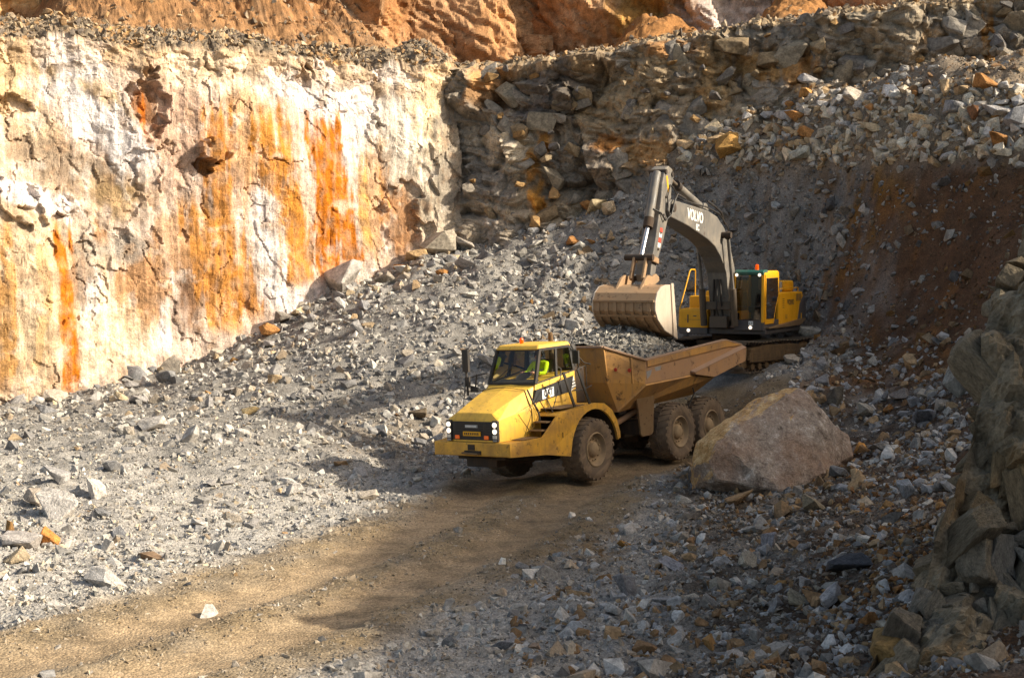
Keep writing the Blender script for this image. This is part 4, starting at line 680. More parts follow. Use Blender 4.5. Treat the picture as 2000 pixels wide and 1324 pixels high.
def glass_mat(name, tint, refl=1.):
    m, t, b, N, L = nodes(name); tr = N('ShaderNodeBsdfTransparent'); tr.inputs[0].default_value = (*tint, 1); gl = N('ShaderNodeBsdfGlossy'); gl.inputs['Roughness'].default_value = .04; gl.inputs[0].default_value = (.9, .92, .95, 1)
    fr = N('ShaderNodeFresnel'); fr.inputs[0].default_value = 1.45; ml = N('ShaderNodeMath'); ml.operation = 'MULTIPLY'; ml.inputs[1].default_value = refl; L(fr.outputs[0], ml.inputs[0])
    mx = N('ShaderNodeMixShader'); L(ml.outputs[0], mx.inputs[0]); L(tr.outputs[0], mx.inputs[1]); L(gl.outputs[0], mx.inputs[2]); L(mx.outputs[0], t.nodes['Material Output'].inputs[0]); t.nodes.remove(b); return m
M['glass'] = glass_mat('cab_glass', (.8, .84, .82), 1.0); M['glassd'] = glass_mat('tinted_glass', (.36, .38, .44), 1.5)
# ---------------------------------------------------------------- wheel
WR = .79
def wheel_meshes():
    w = .60; t = MB(); prof = [(.42, -.25), (.50, -.285), (.62, -.30), (.70, -.29), (.745, -.25), (.755, -.12), (.76, 0), (.755, .12), (.745, .25), (.70, .29), (.62, .30), (.50, .285), (.42, .25)]
    t.lathe(prof, (0, 0, 0), 44); t.f = t.f[:-2]
    for k in range(26):                 # slanted tread bars, left and right rows staggered
        for sgn in (-1, 1):
            a0 = 6.28318*(k+(.5 if sgn > 0 else 0))/26; V = []
            for (y, da, r0, r1) in ((.0, -.09, .74, WR), (.30, .06, .69, WR-.045)):
                for d in (-.055, .055):
                    for r in (r0, r1): V.append((r*math.cos(a0+da*1+d), sgn*y, r*math.sin(a0+da*1+d)))
            # order: inner(-)(r0,r1), inner(+), outer(-), outer(+)
            t.hexa([V[0], V[4], V[6], V[2], V[1], V[5], V[7], V[3]])
    rim = MB(); rim.lathe([(.425, -.24), (.425, .27), (.40, .285), (.385, .27), (.37, .20), (.345, .17), (.33, .16), (.20, .15), (.19, .19), (.17, .215), (.05, .22)], (0, 0, 0), 36)
    hub = MB(); hub.lathe([(.16, -.2), (.16, .225), (.13, .25), (.04, .255)], (0, 0, 0), 20)
    for k in range(12): a = 6.28318*k/12; hub.lathe([(.018, .14), (.018, .19), (.008, .195)], (.265*math.cos(a), 0, .265*math.sin(a)), 6)
    for k in range(8): a = 6.28318*k/8; hub.lathe([(.012, .2), (.012, .245)], (.11*math.cos(a), 0, .11*math.sin(a)), 6)
    return t, rim, hub
# ---------------------------------------------------------------- articulated dump truck (x forward, y to its left, z up)
def build_truck():
    T = empty('dump_truck', TRM_, TO); tag(T, 'yellow articulated dump truck being loaded with rubble on the dirt road', 'dump truck')
    HX = -1.5; ca, sa = math.cos(.0137), math.sin(.0137)
    rear = lambda x, y, z: (HX+(x-HX)*ca-y*sa, (x-HX)*sa+y*ca, z)
    # wheels
    wt, wr, wh = wheel_meshes(); first = None
    for x in (0., -4.09, -5.83):
        for sgn in (1, -1):
            c = rear(x, 1.17*sgn, WR-.02) if x < -1 else (x, 1.17*sgn, WR-.02)
            if first is None:
                hub = wh.build('wheel', M['rim'], T, smooth=True); ty = wt.build('tyre', M['tyre'], hub, smooth=True); rm = wr.build('rim', M['rim'], hub, smooth=True); first = (hub, ty, rm); hb = hub
            else:
                hb = first[0].copy(); COL.objects.link(hb); hb.parent = T
                for q in first[1:]: k = q.copy(); COL.objects.link(k); k.parent = hb
            hb.location = c; hb.rotation_euler = (0, random.uniform(0, 6), 0) if sgn > 0 else (0, random.uniform(0, 6), math.pi)
    # ---- front section
    MB().box(2.72, 3.06, -1.10, 1.10, .92, 1.24).build('bumper', M['yelm'], T, .03)
    b = MB().box(3.045, 3.075, -.10, .10, 1.06, 1.19); b.box(3.045, 3.08, -.20, .28, .96, 1.05); b.build('tow_recess', M['dark'], T)
    MB().tube([(3.06, -.22, 1.0), (3.14, -.22, 1.0), (3.14, .24, .98), (3.06, .24, .98)], .022, 6).build('tow_bar', M['mud'], T)
    # hood
    h = MB(); secs = []
    for x, pts in ((2.98, [(.745, 1.25), (.745, 1.74), (.55, 1.76), (0, 1.77)]), (2.90, [(.755, 1.25), (.75, 1.78), (.525, 1.905), (0, 1.915)]), (2.3, [(.785, 1.25), (.78, 1.86), (.58, 2.13), (0, 2.17)]), (1.72, [(.80, 1.27), (.80, 1.90), (.62, 2.33), (0, 2.39)]), (1.42, [(.80, 1.5), (.80, 1.92), (.66, 2.42), (0, 2.46)])):
        full = [(x, y, z) for y, z in pts]+[(x, -y, z) for y, z in pts[-2::-1]]; secs.append(full)
    n = len(secs[0]); V = [p for s_ in secs for p in s_]; F = [(i*n+k, i*n+k+1, (i+1)*n+k+1, (i+1)*n+k) for i in range(len(secs)-1) for k in range(n-1)]+[tuple(range(n)), tuple(range(len(V)-1, len(V)-n-1, -1))]
    hood = h.add(V, F).build('hood', M['yel'], T, .02)
    s_ = MB()                            # panel seams on the hood flank
    for sg in (1, -1):
        s_.tube([(2.26, .797*sg, 1.84), (1.80, .805*sg, 1.36)], .006, 4); s_.tube([(2.05, .80*sg, 1.30), (1.74, .806*sg, 1.80)], .006, 4); s_.tube([(1.735, .62*sg, 2.34), (1.735, .807*sg, 1.9), (1.735, .807*sg, 1.36)], .008, 4); s_.tube([(2.3, .79*sg, 1.87), (1.735, .805*sg, 2.02)], .005, 4)
    s_.tube([(1.735, .63, 2.345), (1.75, .3, 2.395), (1.75, 0, 2.405), (1.75, -.3, 2.395), (1.735, -.63, 2.345)], .008, 4).build('panel_seam', M['dark'], hood)
    # grille
    g = MB().box(2.96, 3.00, -.60, .60, 1.29, 1.72).build('grille', M['blk'], T, .01)
    sl_ = MB()
    for z in np.linspace(1.33, 1.69, 7): sl_.bar((3.005, -.58, z), (3.005, .58, z), .02, .016)
    sl_.build('grille_bar', M['blk'], g); MB().box(3.004, 3.02, -.20, .17, 1.575, 1.645).build('badge', M['gplate'], g, .004)
    bb = MB()
    for k in range(9): bb.box(3.021, 3.024, -.175+.036*k, -.157+.036*k, 1.59, 1.63)
    bb.build('badge_lettering', M['white'], g); MB().box(3.01, 3.03, -.26, .26, 1.385, 1.49).build('number_plate', M['yplate'], g, .004)
    bb = MB()
    for k in range(8): bb.box(3.031, 3.034, -.215+.055*k, -.185+.055*k, 1.41, 1.465)
    bb.build('plate_characters', M['blackprint'], g)
    for y in (-.44, .42): MB().box(3.0, 3.03, y-.065, y+.065, 1.31, 1.40).build('marker_light', M['amber'], g, .01)
    for sg in (-1, 1):
        c = MB().box(2.94, 3.03, .60*sg, .755*sg, 1.26, 1.75).build('headlight_cluster', M['blk'], T, .015)
        for z, m_ in ((1.65, 'lamp'), (1.50, 'lamp')): MB().lathe([(.062, -.02), (.062, .012), (.04, .024), (.01, .028)], (3.03, .68*sg, z), 16, 'x').build('headlight', M[m_], c, smooth=True)
        MB().box(3.03, 3.045, .62*sg, .735*sg, 1.335, 1.415).build('turn_signal', M['lens'], c, .008); MB().box(3.03, 3.04, .625*sg, .73*sg, 1.27, 1.315).build('reflector', M['gplate'], c, .005)
    # fenders, steps and deck
    arc = lambda r, a0, a1, n, cx=0., cz=.78, ex=1.: [(cx+r*ex*math.cos(math.radians(a)), cz+r*math.sin(math.radians(a))) for a in np.linspace(a0, a1, n)]
    panel = [(3.05, .92), (3.05, 1.235), (1.97, 1.275), (1.45, 1.74), (1.30, 1.80), (.55, 1.86)]+[(-.1, 1.90), (-.45, 1.86), (-.78, 1.68), (-1.0, 1.40), (-1.12, 1.1), (-1.13, .93), (-1.03, .93)]+arc(1.0, 172, 8, 16, 0, .76, 1.03)+[(1.07, .73), (1.9, .86)]
    yf = lambda x, z: -max(0., (x-1.1))*.155
    for sg, nm in ((1, 'fender'), (-1, 'fender')):
        f = MB().prism(panel, 1.36, 1.42, yf)
        top = [(1.45, 1.74), (1.30, 1.80), (.55, 1.86), (-.1, 1.90), (-.45, 1.86), (-.78, 1.68), (-1.0, 1.40), (-1.12, 1.1), (-1.13, .93)]
        for (x0, z0), (x1, z1) in zip(top[:-1], top[1:]): f.hexa([(x0, .74, z0-.03), (x1, .74, z1-.03), (x1, 1.36, z1-.03), (x0, 1.36, z0-.03), (x0, .74, z0-.004), (x1, .74, z1-.004), (x1, 1.36, z1-.004), (x0, 1.36, z0-.004)])
        f.hexa([(2.9, .745, 1.20), (1.97, .745, 1.23), (1.97, 1.24, 1.23), (2.9, 1.10, 1.20), (2.9, .745, 1.235), (1.97, .745, 1.265), (1.97, 1.24, 1.265), (2.9, 1.10, 1.235)])
        f.hexa([(1.97, .80, 1.1), (1.42, .80, 1.1), (1.42, .83, 1.1), (1.97, .83, 1.1), (1.97, .80, 1.26), (1.42, .80, 1.78), (1.42, .83, 1.78), (1.97, .83, 1.26)])
        if sg < 0: f.v = [(x, -y, z) for x, y, z in f.v]
        fo = f.build(nm, M['yelm'], T, .012)
        MB().hexa([(2.55, .80*sg, 1.262), (2.0, .80*sg, 1.275), (2.0, 1.18*sg, 1.275), (2.55, 1.10*sg, 1.262), (2.55, .80*sg, 1.272), (2.0, .80*sg, 1.285), (2.0, 1.18*sg, 1.285), (2.55, 1.10*sg, 1.272)]).build('tread_plate', M['mud'], fo)
        for x, z in ((1.80, 1.40), (1.60, 1.58)): MB().box(x-.12, x+.14, .84*sg, 1.22*sg, z, z+.03).build('step', M['mud'], fo, .006)
        MB().box(.2, 1.32, .76*sg, 1.30*sg, 1.872, 1.884).build('deck_plate', M['mud'], fo)
        MB().box(1.33, 1.345, 1.405*sg if sg > 0 else -1.392, 1.392 if sg > 0 else -1.405, 1.2, 1.33).build('lock', M['dark'], fo)
        md = MB(); q = arc(1.0, 172, 8, 14, 0, .76, 1.03)
        for (x0, z0), (x1, z1) in zip(q[:-1], q[1:]): md.hexa([(x0, .5*sg, z0), (x1, .5*sg, z1), (x1, 1.35*sg, z1), (x0, 1.35*sg, z0), (x0, .5*sg, z0+.02), (x1, .5*sg, z1+.02), (x1, 1.35*sg, z1+.02), (x0, 1.35*sg, z0+.02)])
        md.build('wheel_arch', M['dark'], fo)
    # cab
    cab = MB().hexa([(-.26, -.75, 1.80), (1.66, -.78, 1.80), (1.66, .78, 1.80), (-.26, .75, 1.80), (-.25, -.725, 2.70), (1.40, -.715, 2.47), (1.40, .715, 2.47), (-.25, .725, 2.70)]).build('cab', M['yel'], T, .025)
    MB().box(-.45, 2.6, -.62, .62, .95, 1.84).build('engine_bay', M['dark'], T, .02)
    fr = MB()
    for sg in (1, -1):
        fr.bar((1.385, .69*sg, 2.46), (1.07, .625*sg, 3.29), .07, .09, (1, 0, 0)); fr.bar((.55, .72*sg, 2.58), (.43, .64*sg, 3.29), .05, .08, (1, 0, 0)); fr.bar((-.22, .70*sg, 2.68), (-.16, .63*sg, 3.29), .06, .10, (1, 0, 0)); fr.bar((1.07, .63*sg, 3.27), (-.16, .63*sg, 3.29), .06, .07)
        fr.bar((1.39, .715*sg, 2.475), (-.22, .72*sg, 2.695), .03, .035)
    fr.bar((1.39, -.70, 2.47), (1.39, .70, 2.47), .07, .06); fr.bar((1.08, -.62, 3.27), (1.08, .62, 3.27), .06, .07); fr.bar((-.2, -.7, 2.7), (-.2, .7, 2.7), .05, .06)
    fr.build('window_frame', M['blk'], cab, .01)
    rf = MB().hexa([(-.24, -.66, 3.29), (1.16, -.665, 3.27), (1.16, .665, 3.27), (-.24, .66, 3.29), (-.20, -.60, 3.41), (1.06, -.60, 3.385), (1.06, .60, 3.385), (-.20, .60, 3.41)]).build('roof', M['yel'], cab, .045, seg=3)
    MB().poly([(1.415, -.66, 2.49), (1.415, .66, 2.49), (1.10, .60, 3.25), (1.10, -.60, 3.25)]).build('windshield', M['glass'], cab)
    for sg in (1, -1):
        MB().poly([(1.33, .712*sg, 2.50), (.58, .725*sg, 2.60), (.46, .645*sg, 3.25), (1.05, .638*sg, 3.25)]).build('side_window', M['glass'], cab); MB().poly([(.50, .722*sg, 2.61), (-.16, .722*sg, 2.69), (-.11, .645*sg, 3.25), (.38, .645*sg, 3.25)]).build('side_window', M['glass'], cab)
    MB().poly([(-.235, -.66, 2.74), (-.235, .66, 2.74), (-.18, .6, 3.26), (-.18, -.6, 3.26)]).build('rear_window', M['glass'], cab)
    MB().tube([(1.43, -.5, 2.52), (1.31, -.1, 2.86)], .008, 4).tube([(1.31, -.28, 2.62), (1.31, .02, 2.96)], .01, 4).build('wiper', M['blk'], cab)
    MB().hexa([(1.36, -.62, 2.4), (1.36, .62, 2.4), (1.0, .62, 2.4), (1.0, -.62, 2.4), (1.33, -.62, 2.50), (1.33, .62, 2.50), (1.05, .55, 2.56), (1.05, -.55, 2.56)]).build('dashboard', M['blk'], cab, .02)
    MB().lathe([(.19, -.012), (.205, 0), (.19, .012), (.175, 0)], (0, 0, 0), 20, 'z').build('steering_wheel', M['blk'], cab, smooth=True).matrix_local = Matrix.Translation((.98, .05, 2.62)) @ Matrix.Rotation(math.radians(28), 4, 'Y')
    st = MB().box(.05, .55, -.2, .30, 2.2, 2.44); st.hexa([(.0, -.2, 2.40), (.14, -.2, 2.40), (.14, .30, 2.40), (.0, .30, 2.40), (-.08, -.16, 2.98), (.02, -.16, 2.98), (.02, .26, 2.98), (-.08, .26, 2.98)]).build('driver_seat', M['seat'], cab, .04)
    # black side band, white patch and lettering
    for sg in (1, -1):
        yy = lambda x, z: (.802-(z-1.80)*.062)*sg
        P = lambda x, z, o=0.: (x, yy(x, z)+o*sg, z)
        q_ = [(1.655, 2.02), (.02, 2.19), (-.13, 2.56), (1.46, 2.33)]; MB().hexa([(x, .66*sg, z) for x, z in q_]+[P(x, z) for x, z in q_]).build('side_band', M['blackprint'], cab)
        MB().poly([P(.02, 2.19, .003), P(-.20, 2.30, .003), P(-.13, 2.56, .003)]).build('band_wedge', M['white'], cab)
        MB().poly([P(1.25, 2.09, .003), P(.76, 2.135, .003), P(.74, 2.36, .003), P(1.23, 2.31, .003)]).build('logo_patch', M['white'], cab)
        text_mesh('logo_lettering', 'CAT', .225, M['blackprint'], cab, P(.985, 2.232, .007), (-1*sg if sg > 0 else 1, -.01, .09 if sg > 0 else -.09), (0, -.07*sg, 1), bold=.006, sx=.86)
        tri = MB().poly([P(1.08, 2.10, .009), P(.92, 2.115, .009), P(.995, 2.20, .009)]); tri.build('logo_triangle', M['yplate'], cab)
        vn_ = MB()
        for k in range(4): vn_.bar(P(-.02, 2.40-.07*k, .01), P(-.2, 2.43-.07*k, .01), .01, .022)
        vn_.build('vent_slot', M['blk'], cab)
    # beacon, exhaust, mirrors, rails
    MB().lathe([(.05, 0), (.05, .03), (.055, .04), (.05, .11), (.03, .135), (.01, .14)], (.55, -.28, 3.40), 12, 'z').build('beacon', M['beacon'], T, smooth=True)
    MB().tube([(-.45, -.1, 1.9), (-.45, -.1, 3.35), (-.43, -.1, 3.62)], [.07, .07, .055], 10).build('exhaust_stack', M['mud'], T, smooth=True)
    MB().box(-.75, -.3, .25, .68, 1.85, 2.75).build('air_cleaner', M['dark'], T, .05); MB().lathe([(.16, 0), (.17, .05), (.17, .5), (.12, .58)], (-.5, .42, 2.75), 14, 'z').build('air_intake', M['blk'], T, smooth=True)
    for sg in (-1, 1):
        mr = MB(); mr.tube([(1.45, .74*sg, 2.3), (1.60, 1.02*sg, 2.32), (1.72, 1.10*sg, 2.55)], .018, 6)
        if sg < 0:
            mr.tube([(1.72, -1.10, 2.2), (1.74, -1.12, 2.9), (1.74, -1.12, 3.05)], .03, 6); mr.tube([(1.7, -1.1, 2.62), (1.55, -.85, 2.7), (1.42, -.72, 2.72)], .016, 6); mr.tube([(1.9, -1.1, 1.75), (1.88, -1.12, 2.05), (1.75, -1.12, 2.6)], .014, 6); mr.tube([(1.62, -.95, 2.35), (1.60, -.9, 2.72)], .02, 6)
            mr.box(1.70, 1.78, -1.2, -1.02, 2.78, 3.33); mr.box(1.70, 1.76, -1.16, -1.02, 2.42, 2.66); mr.hexa([(1.60, -1.08, 2.28), (1.66, -1.08, 2.28), (1.66, -.80, 2.28), (1.60, -.80, 2.28), (1.60, -1.06, 2.44), (1.66, -1.06, 2.44), (1.66, -.86, 2.40), (1.60, -.86, 2.40)])
        else:
            mr.v = []; mr.f = []; mr.tube([(-.18, .70, 3.2), (-.05, .92, 3.2), (-.05, .95, 2.95), (-.1, .96, 2.72)], .012, 6); mr.box(-.08, -.02, .82, 1.0, 2.86, 3.18)
        mr.build('mirror', M['blk'], T, .012)
    rl = MB(); rl.bar((.934, 1.2, 2.718), (.669, 1.31, 1.87), .05, .06); rl.bar((.324, 1.2, 2.748), (.055, 1.33, 1.89), .05, .06); rl.tube([(.55, 1.22, 2.25), (.18, 1.26, 2.25), (-.2, 1.25, 2.32)], .014, 6); rl.build('handrail_post', M['blk'], T, .008)
    rl = MB(); rl.tube([(1.35, 1.12, 1.80), (1.05, 1.02, 2.05), (.75, .98, 2.55), (.68, .96, 2.78), (.72, .9, 2.84)], .012, 6); rl.tube([(1.4, 1.0, 1.80), (1.62, .95, 2.12), (1.75, .93, 2.0), (1.65, .95, 1.86)], .012, 6); rl.tube([(1.42, 1.2, 1.80), (1.52, 1.1, 2.16), (1.2, 1.0, 2.4)], .012, 6); rl.tube([(1.70, .68, 2.36), (1.72, .83, 2.1), (1.64, .95, 1.78), (1.66, .98, 1.62)], .022, 6); rl.tube([(.324, 1.2, 2.74), (.12, 1.22, 2.80), (0, 1.22, 2.82), (-.02, 1.22, 2.3)], .012, 6); rl.build('handrail', M['blk'], T, smooth=True)
    rl = MB(); rl.tube([(-.15, .66, 3.26), (-.3, .75, 3.1), (-.34, .78, 2.8), (-.3, .74, 2.65)], .014, 6); rl.tube([(-.3, .6, 3.3), (-.48, .65, 3.05), (-.55, .8, 2.85), (-.7, .9, 2.8)], .014, 6); rl.build('hose', M['blk'], T, smooth=True)
    # underside
    ch = MB().box(-1.6, 2.7, -.45, .45, .62, .98); ch.tube([(0, -1.0, .78), (0, 1.0, .78)], .16, 10); ch.box(-.3, .3, -.28, .28, .5, .95); ch.hexa([(2.7, -.7, .80), (1.2, -.7, .62), (1.2, .7, .62), (2.7, .7, .80), (2.7, -.7, .95), (1.2, -.7, .95), (1.2, .7, .95), (2.7, .7, .95)]); ch.build('front_chassis', M['dark'], T, .02)
    # ---- rear section
    c = MB().box(-7.0, -1.5, -.42, .42, .70, 1.20); c.box(-1.9, -1.2, -.3, .3, .6, 1.5)
    for x in (-4.09, -5.83): c.tube([(x, -1.0, .78), (x, 1.0, .78)], .17, 10)
    c.box(-4.09-.3, -4.09+.3, -.3, .3, .5, 1.0); c.box(-5.83-.3, -5.83+.3, -.3, .3, .5, 1.0); c.box(-5.6, -4.3, .6, .85, .75, 1.0); c.box(-5.6, -4.3, -.85, -.6, .75, 1.0); c.build('rear_chassis', M['dark'], T, .02, fn=rear)
    for sg in (1, -1):
        MB().prism([(-3.2, 2.06), (-3.05, .86), (-2.95, .80), (-2.50, .80), (-2.42, .88), (-2.35, 1.5), (-2.25, 1.86), (-2.6, 1.98)], 1.16*sg, 1.22*sg).build('side_plate', M['mud'], T, .015, fn=rear)
        MB().box(-3.0, -2.5, .45*sg, 1.16*sg, .84, 1.2).build('side_tank', M['dark'], T, .03, fn=rear)
        cy_ = MB().tube([(-3.0, 1.02*sg, 1.62), (-4.5, 1.06*sg, 1.99)], .10, 12).build('hoist_cylinder', M['bedw'], T, fn=rear, smooth=True); MB().tube([(-4.5, 1.06*sg, 1.99), (-5.0, 1.08*sg, 2.10)], .06, 10).build('cylinder_rod', M['mud'], cy_, fn=rear, smooth=True)
        MB().tube([(-1.6, .55*sg, 1.05), (-2.2, .72*sg, 1.22), (-2.72, .92*sg, 1.45)], .075, 10).build('steering_cylinder', M['bedw'], T, fn=rear, smooth=True)
        MB().tube([(-5.05, 1.25*sg, 2.15), (-5.15, 1.3*sg, 1.7), (-4.8, 1.25*sg, 1.3)], .02, 6).build('hose', M['blk'], T, fn=rear, smooth=True)
    MB().box(-1.75, -1.45, -.7, .7, 1.0, 1.75).build('hitch', M['dark'], T, .05, fn=rear)
    # dump bed: plates with thickness
    Y = 1.5
    side = [(-2.32, 2.77), (-6.66, 3.05), (-7.61, 2.865), (-7.57, 2.42), (-5.75, 2.12), (-4.62, 2.24), (-2.255, 2.18)]
    bd = MB()
    for sg in (1, -1): bd.prism(side, (Y-.07)*sg, Y*sg)
    bed = bd.build('dump_bed', M['bedw'], T, .012, fn=rear)
    for sg in (1, -1):
        MB().prism([(-2.36, 2.77), (-6.66, 3.05), (-7.58, 2.87), (-6.55, 2.86), (-2.36, 2.61)], (Y+.002)*sg, (Y+.035)*sg).build('top_rail', M['bed'], bed, .008, fn=rear)
        MB().prism([(-2.30, 2.772), (-6.66, 3.052), (-7.62, 2.867), (-7.62, 2.90), (-6.66, 3.09), (-2.30, 2.81)], (Y-.11)*sg, (Y+.04)*sg).build('top_lip', M['bedlip'], bed, .006, fn=rear)
        w = MB().prism([(-4.66, 2.30), (-7.66, 2.80), (-7.62, 2.42), (-5.75, 2.10), (-4.68, 2.25)], (Y+.0)*sg, (Y+.13)*sg).build('tail_wing', M['bedw'], bed, .01, fn=rear)
        MB().hexa([(-4.62, (Y+.0)*sg, 2.30), (-7.66, (Y+.0)*sg, 2.80), (-7.66, (Y+.15)*sg, 2.80), (-4.62, (Y+.15)*sg, 2.30), (-4.62, (Y+.0)*sg, 2.36), (-7.66, (Y+.0)*sg, 2.88), (-7.66, (Y+.15)*sg, 2.81), (-4.62, (Y+.15)*sg, 2.315)]).build('wing_lip', M['bedlip'], w, .006, fn=rear)
    lowr = MB()                          # chute below the side plates and the floor
    for sg in (1, -1):
        lowr.poly([(-2.255, Y*sg, 2.18), (-4.62, Y*sg, 2.24), (-5.75, Y*sg, 2.12), (-5.6, .95*sg, 1.66), (-1.75, .95*sg, 1.55)]); lowr.poly([(-5.75, Y*sg, 2.12), (-7.57, Y*sg, 2.42), (-7.5, .95*sg, 2.2), (-5.6, .95*sg, 1.66)])
    lowr.poly([(-1.75, -.95, 1.55), (-5.6, -.95, 1.66), (-5.6, .95, 1.66), (-1.75, .95, 1.55)]); lowr.poly([(-5.6, -.95, 1.66), (-7.5, -.95, 2.2), (-7.5, .95, 2.2), (-5.6, .95, 1.66)]); lowr.build('bed_floor', M['bed'], bed, fn=rear, solid=.05, weld=True)
    fw = MB(); a, b_ = .88, 1.5
    fw.poly([(-1.28, -a, 3.18), (-1.28, a, 3.18), (-1.36, a, 2.70), (-1.36, -a, 2.70)]); fw.poly([(-1.36, -a, 2.70), (-1.36, a, 2.70), (-1.42, a, 2.28), (-1.42, -a, 2.28)]); fw.poly([(-1.42, -a, 2.28), (-1.42, a, 2.28), (-1.75, .95, 1.55), (-1.75, -.95, 1.55)])
    for sg in (1, -1): fw.poly([(-1.28, a*sg, 3.18), (-2.32, b_*sg, 2.77), (-2.30, b_*sg, 2.50), (-1.36, a*sg, 2.70)]); fw.poly([(-1.36, a*sg, 2.70), (-2.30, b_*sg, 2.50), (-2.255, b_*sg, 2.18), (-1.42, a*sg, 2.28)]); fw.poly([(-1.42, a*sg, 2.28), (-2.255, b_*sg, 2.18), (-1.75, .95*sg, 1.55)])
    fw.build('headboard', M['bed'], bed, fn=rear, solid=.05, weld=True)
    hl = MB()
    for sg in (1, -1): hl.bar((-1.30, a*sg, 3.19), (-2.33, b_*sg, 2.79), .11, .05)
    hl.bar((-1.30, -a, 3.19), (-1.30, a, 3.19), .11, .05); hl.build('headboard_lip', M['bedlip'], bed, .008, fn=rear)
    for sg in (1, -1): MB().bar((-1.31, a*sg, 3.16), (-1.43, a*sg, 2.26), .06, .05, (1, 0, 0)).build('headboard_rib', M['bed'], bed, .006, fn=rear); MB().bar((-1.95, 1.29*sg, 2.88), (-1.98, 1.29*sg, 2.22), .05, .05, (1, 0, 0)).build('headboard_rib', M['bed'], bed, .006, fn=rear)
    for p in ((-1.62, 1.04, 2.60), (-1.92, 1.26, 2.56)): MB().lathe([(.05, 0), (.05, .012), (.02, .014)], (p[0]+.045, p[1]+.02, p[2]), 10, 'x').build('red_reflector', M['red'], bed, fn=rear)
    pt = MB().poly([(-2.34, Y+.003, 2.50), (-2.62, Y+.003, 2.53), (-2.55, Y+.003, 2.40), (-2.36, Y+.003, 2.30)]); pt.poly([(-2.75, Y+.003, 2.58), (-3.1, Y+.003, 2.60), (-3.05, Y+.003, 2.49), (-2.8, Y+.003, 2.47)]); pt.build('chipped_paint', M['gplate'], bed, fn=rear)
    # load of rubble
    r = np.random.default_rng(900); n = 34; x0_ = lambda y: -1.42-.07-np.clip(np.abs(y)-.82, 0, 1)*1.68
    us = np.linspace(0, 1, n); ys = np.linspace(-1.40, 1.40, 24); Us, Yy = np.meshgrid(us, ys, indexing='ij'); y = Yy.ravel(); x = x0_(y)*(1-Us.ravel())-6.9*Us.ravel()
    def top(x, y): e = np.clip(1-(y/1.42)**2, 0, 1); return np.interp(x, [-7, -6.2, -5, -4, -3, -2, -1.4], [2.35, 2.6, 2.9, 3.0, 3.0, 2.98, 2.95])-.22+.85*e*np.interp(x, [-7, -5.5, -3.5, -1.4], [.2, .6, 1., .6])
    z = top(x, y)+.05*fbm(x, y, f=2.5, o=3, seed=901); V = np.array([rear(*p) for p in np.c_[x, y, z]])@TRM_.T+TO
    ld = link('rubble_load', np_mesh('rubble_load', V, grid_faces(n, 24), np.repeat(lin((126, 120, 112))[None], len(V), 0), True), M['ground'])
    tag(ld, 'grey crushed rubble heaped in the bed of the dump truck', 'rubble', kind='stuff')
    y = r.uniform(-1.36, 1.36, 2600); x = x0_(y)-.08; x = x+(-6.8-x)*r.random(2600); p = np.c_[x, y, top(x, y)+.02]; p = np.array([rear(*q) for q in p])@TRM_.T+TO; s = .035+.11*r.random(2600)**3
    pal = lin(np.array([(150, 144, 136), (130, 126, 120), (168, 162, 152), (112, 110, 108)])); tag(scatter('loaded_stones', p, s, pal[r.integers(0, 4, 2600)]*r.uniform(.75, 1.15, 2600)[:, None], LOW, r), 'loose grey stones on top of the load in the truck bed', 'rubble', kind='stuff')
    return T
truck = build_truck()
# ---------------------------------------------------------------- excavator (x forward, y to its left, z up)
M['vy'] = paint_mat('excavator_yellow', (236, 166, 14), .42, .25, (150, 104, 40), 1.5)
M['vg'] = paint_mat('dark_grey_paint', (66, 64, 68), .5, .4, (110, 92, 74), 2.)
M['boom'] = paint_mat('boom_grey_dusty', (98, 95, 92), .42, .6, (152, 138, 120), 1.8, rust=.1)
M['boomd'] = paint_mat('boom_grey', (72, 62, 52), .55, .5, (120, 98, 74), 1.6)
M['teal'] = paint_mat('green_roof', (22, 88, 78), .4, .3, (110, 100, 84), 2.)
M['bkt'] = paint_mat('bucket_steel', (146, 120, 92), .6, .9, (166, 128, 92), 1.6, rust=.3)
M['bktw'] = paint_mat('polished_bucket', (206, 190, 172), .42, .35, (160, 128, 98), 2.2, metal=.25)
M['ucm'] = paint_mat('caked_track_mud', (104, 80, 50), .9, 1.2, (70, 54, 38), 4., rust=.5)
M['shoe'] = paint_mat('track_steel', (96, 84, 72), .6, .7, (120, 98, 74), 3., rust=.2)
M['cream'] = paint_mat('seat_cream', (196, 168, 120), .8, .1, (150, 120, 90), 3.)
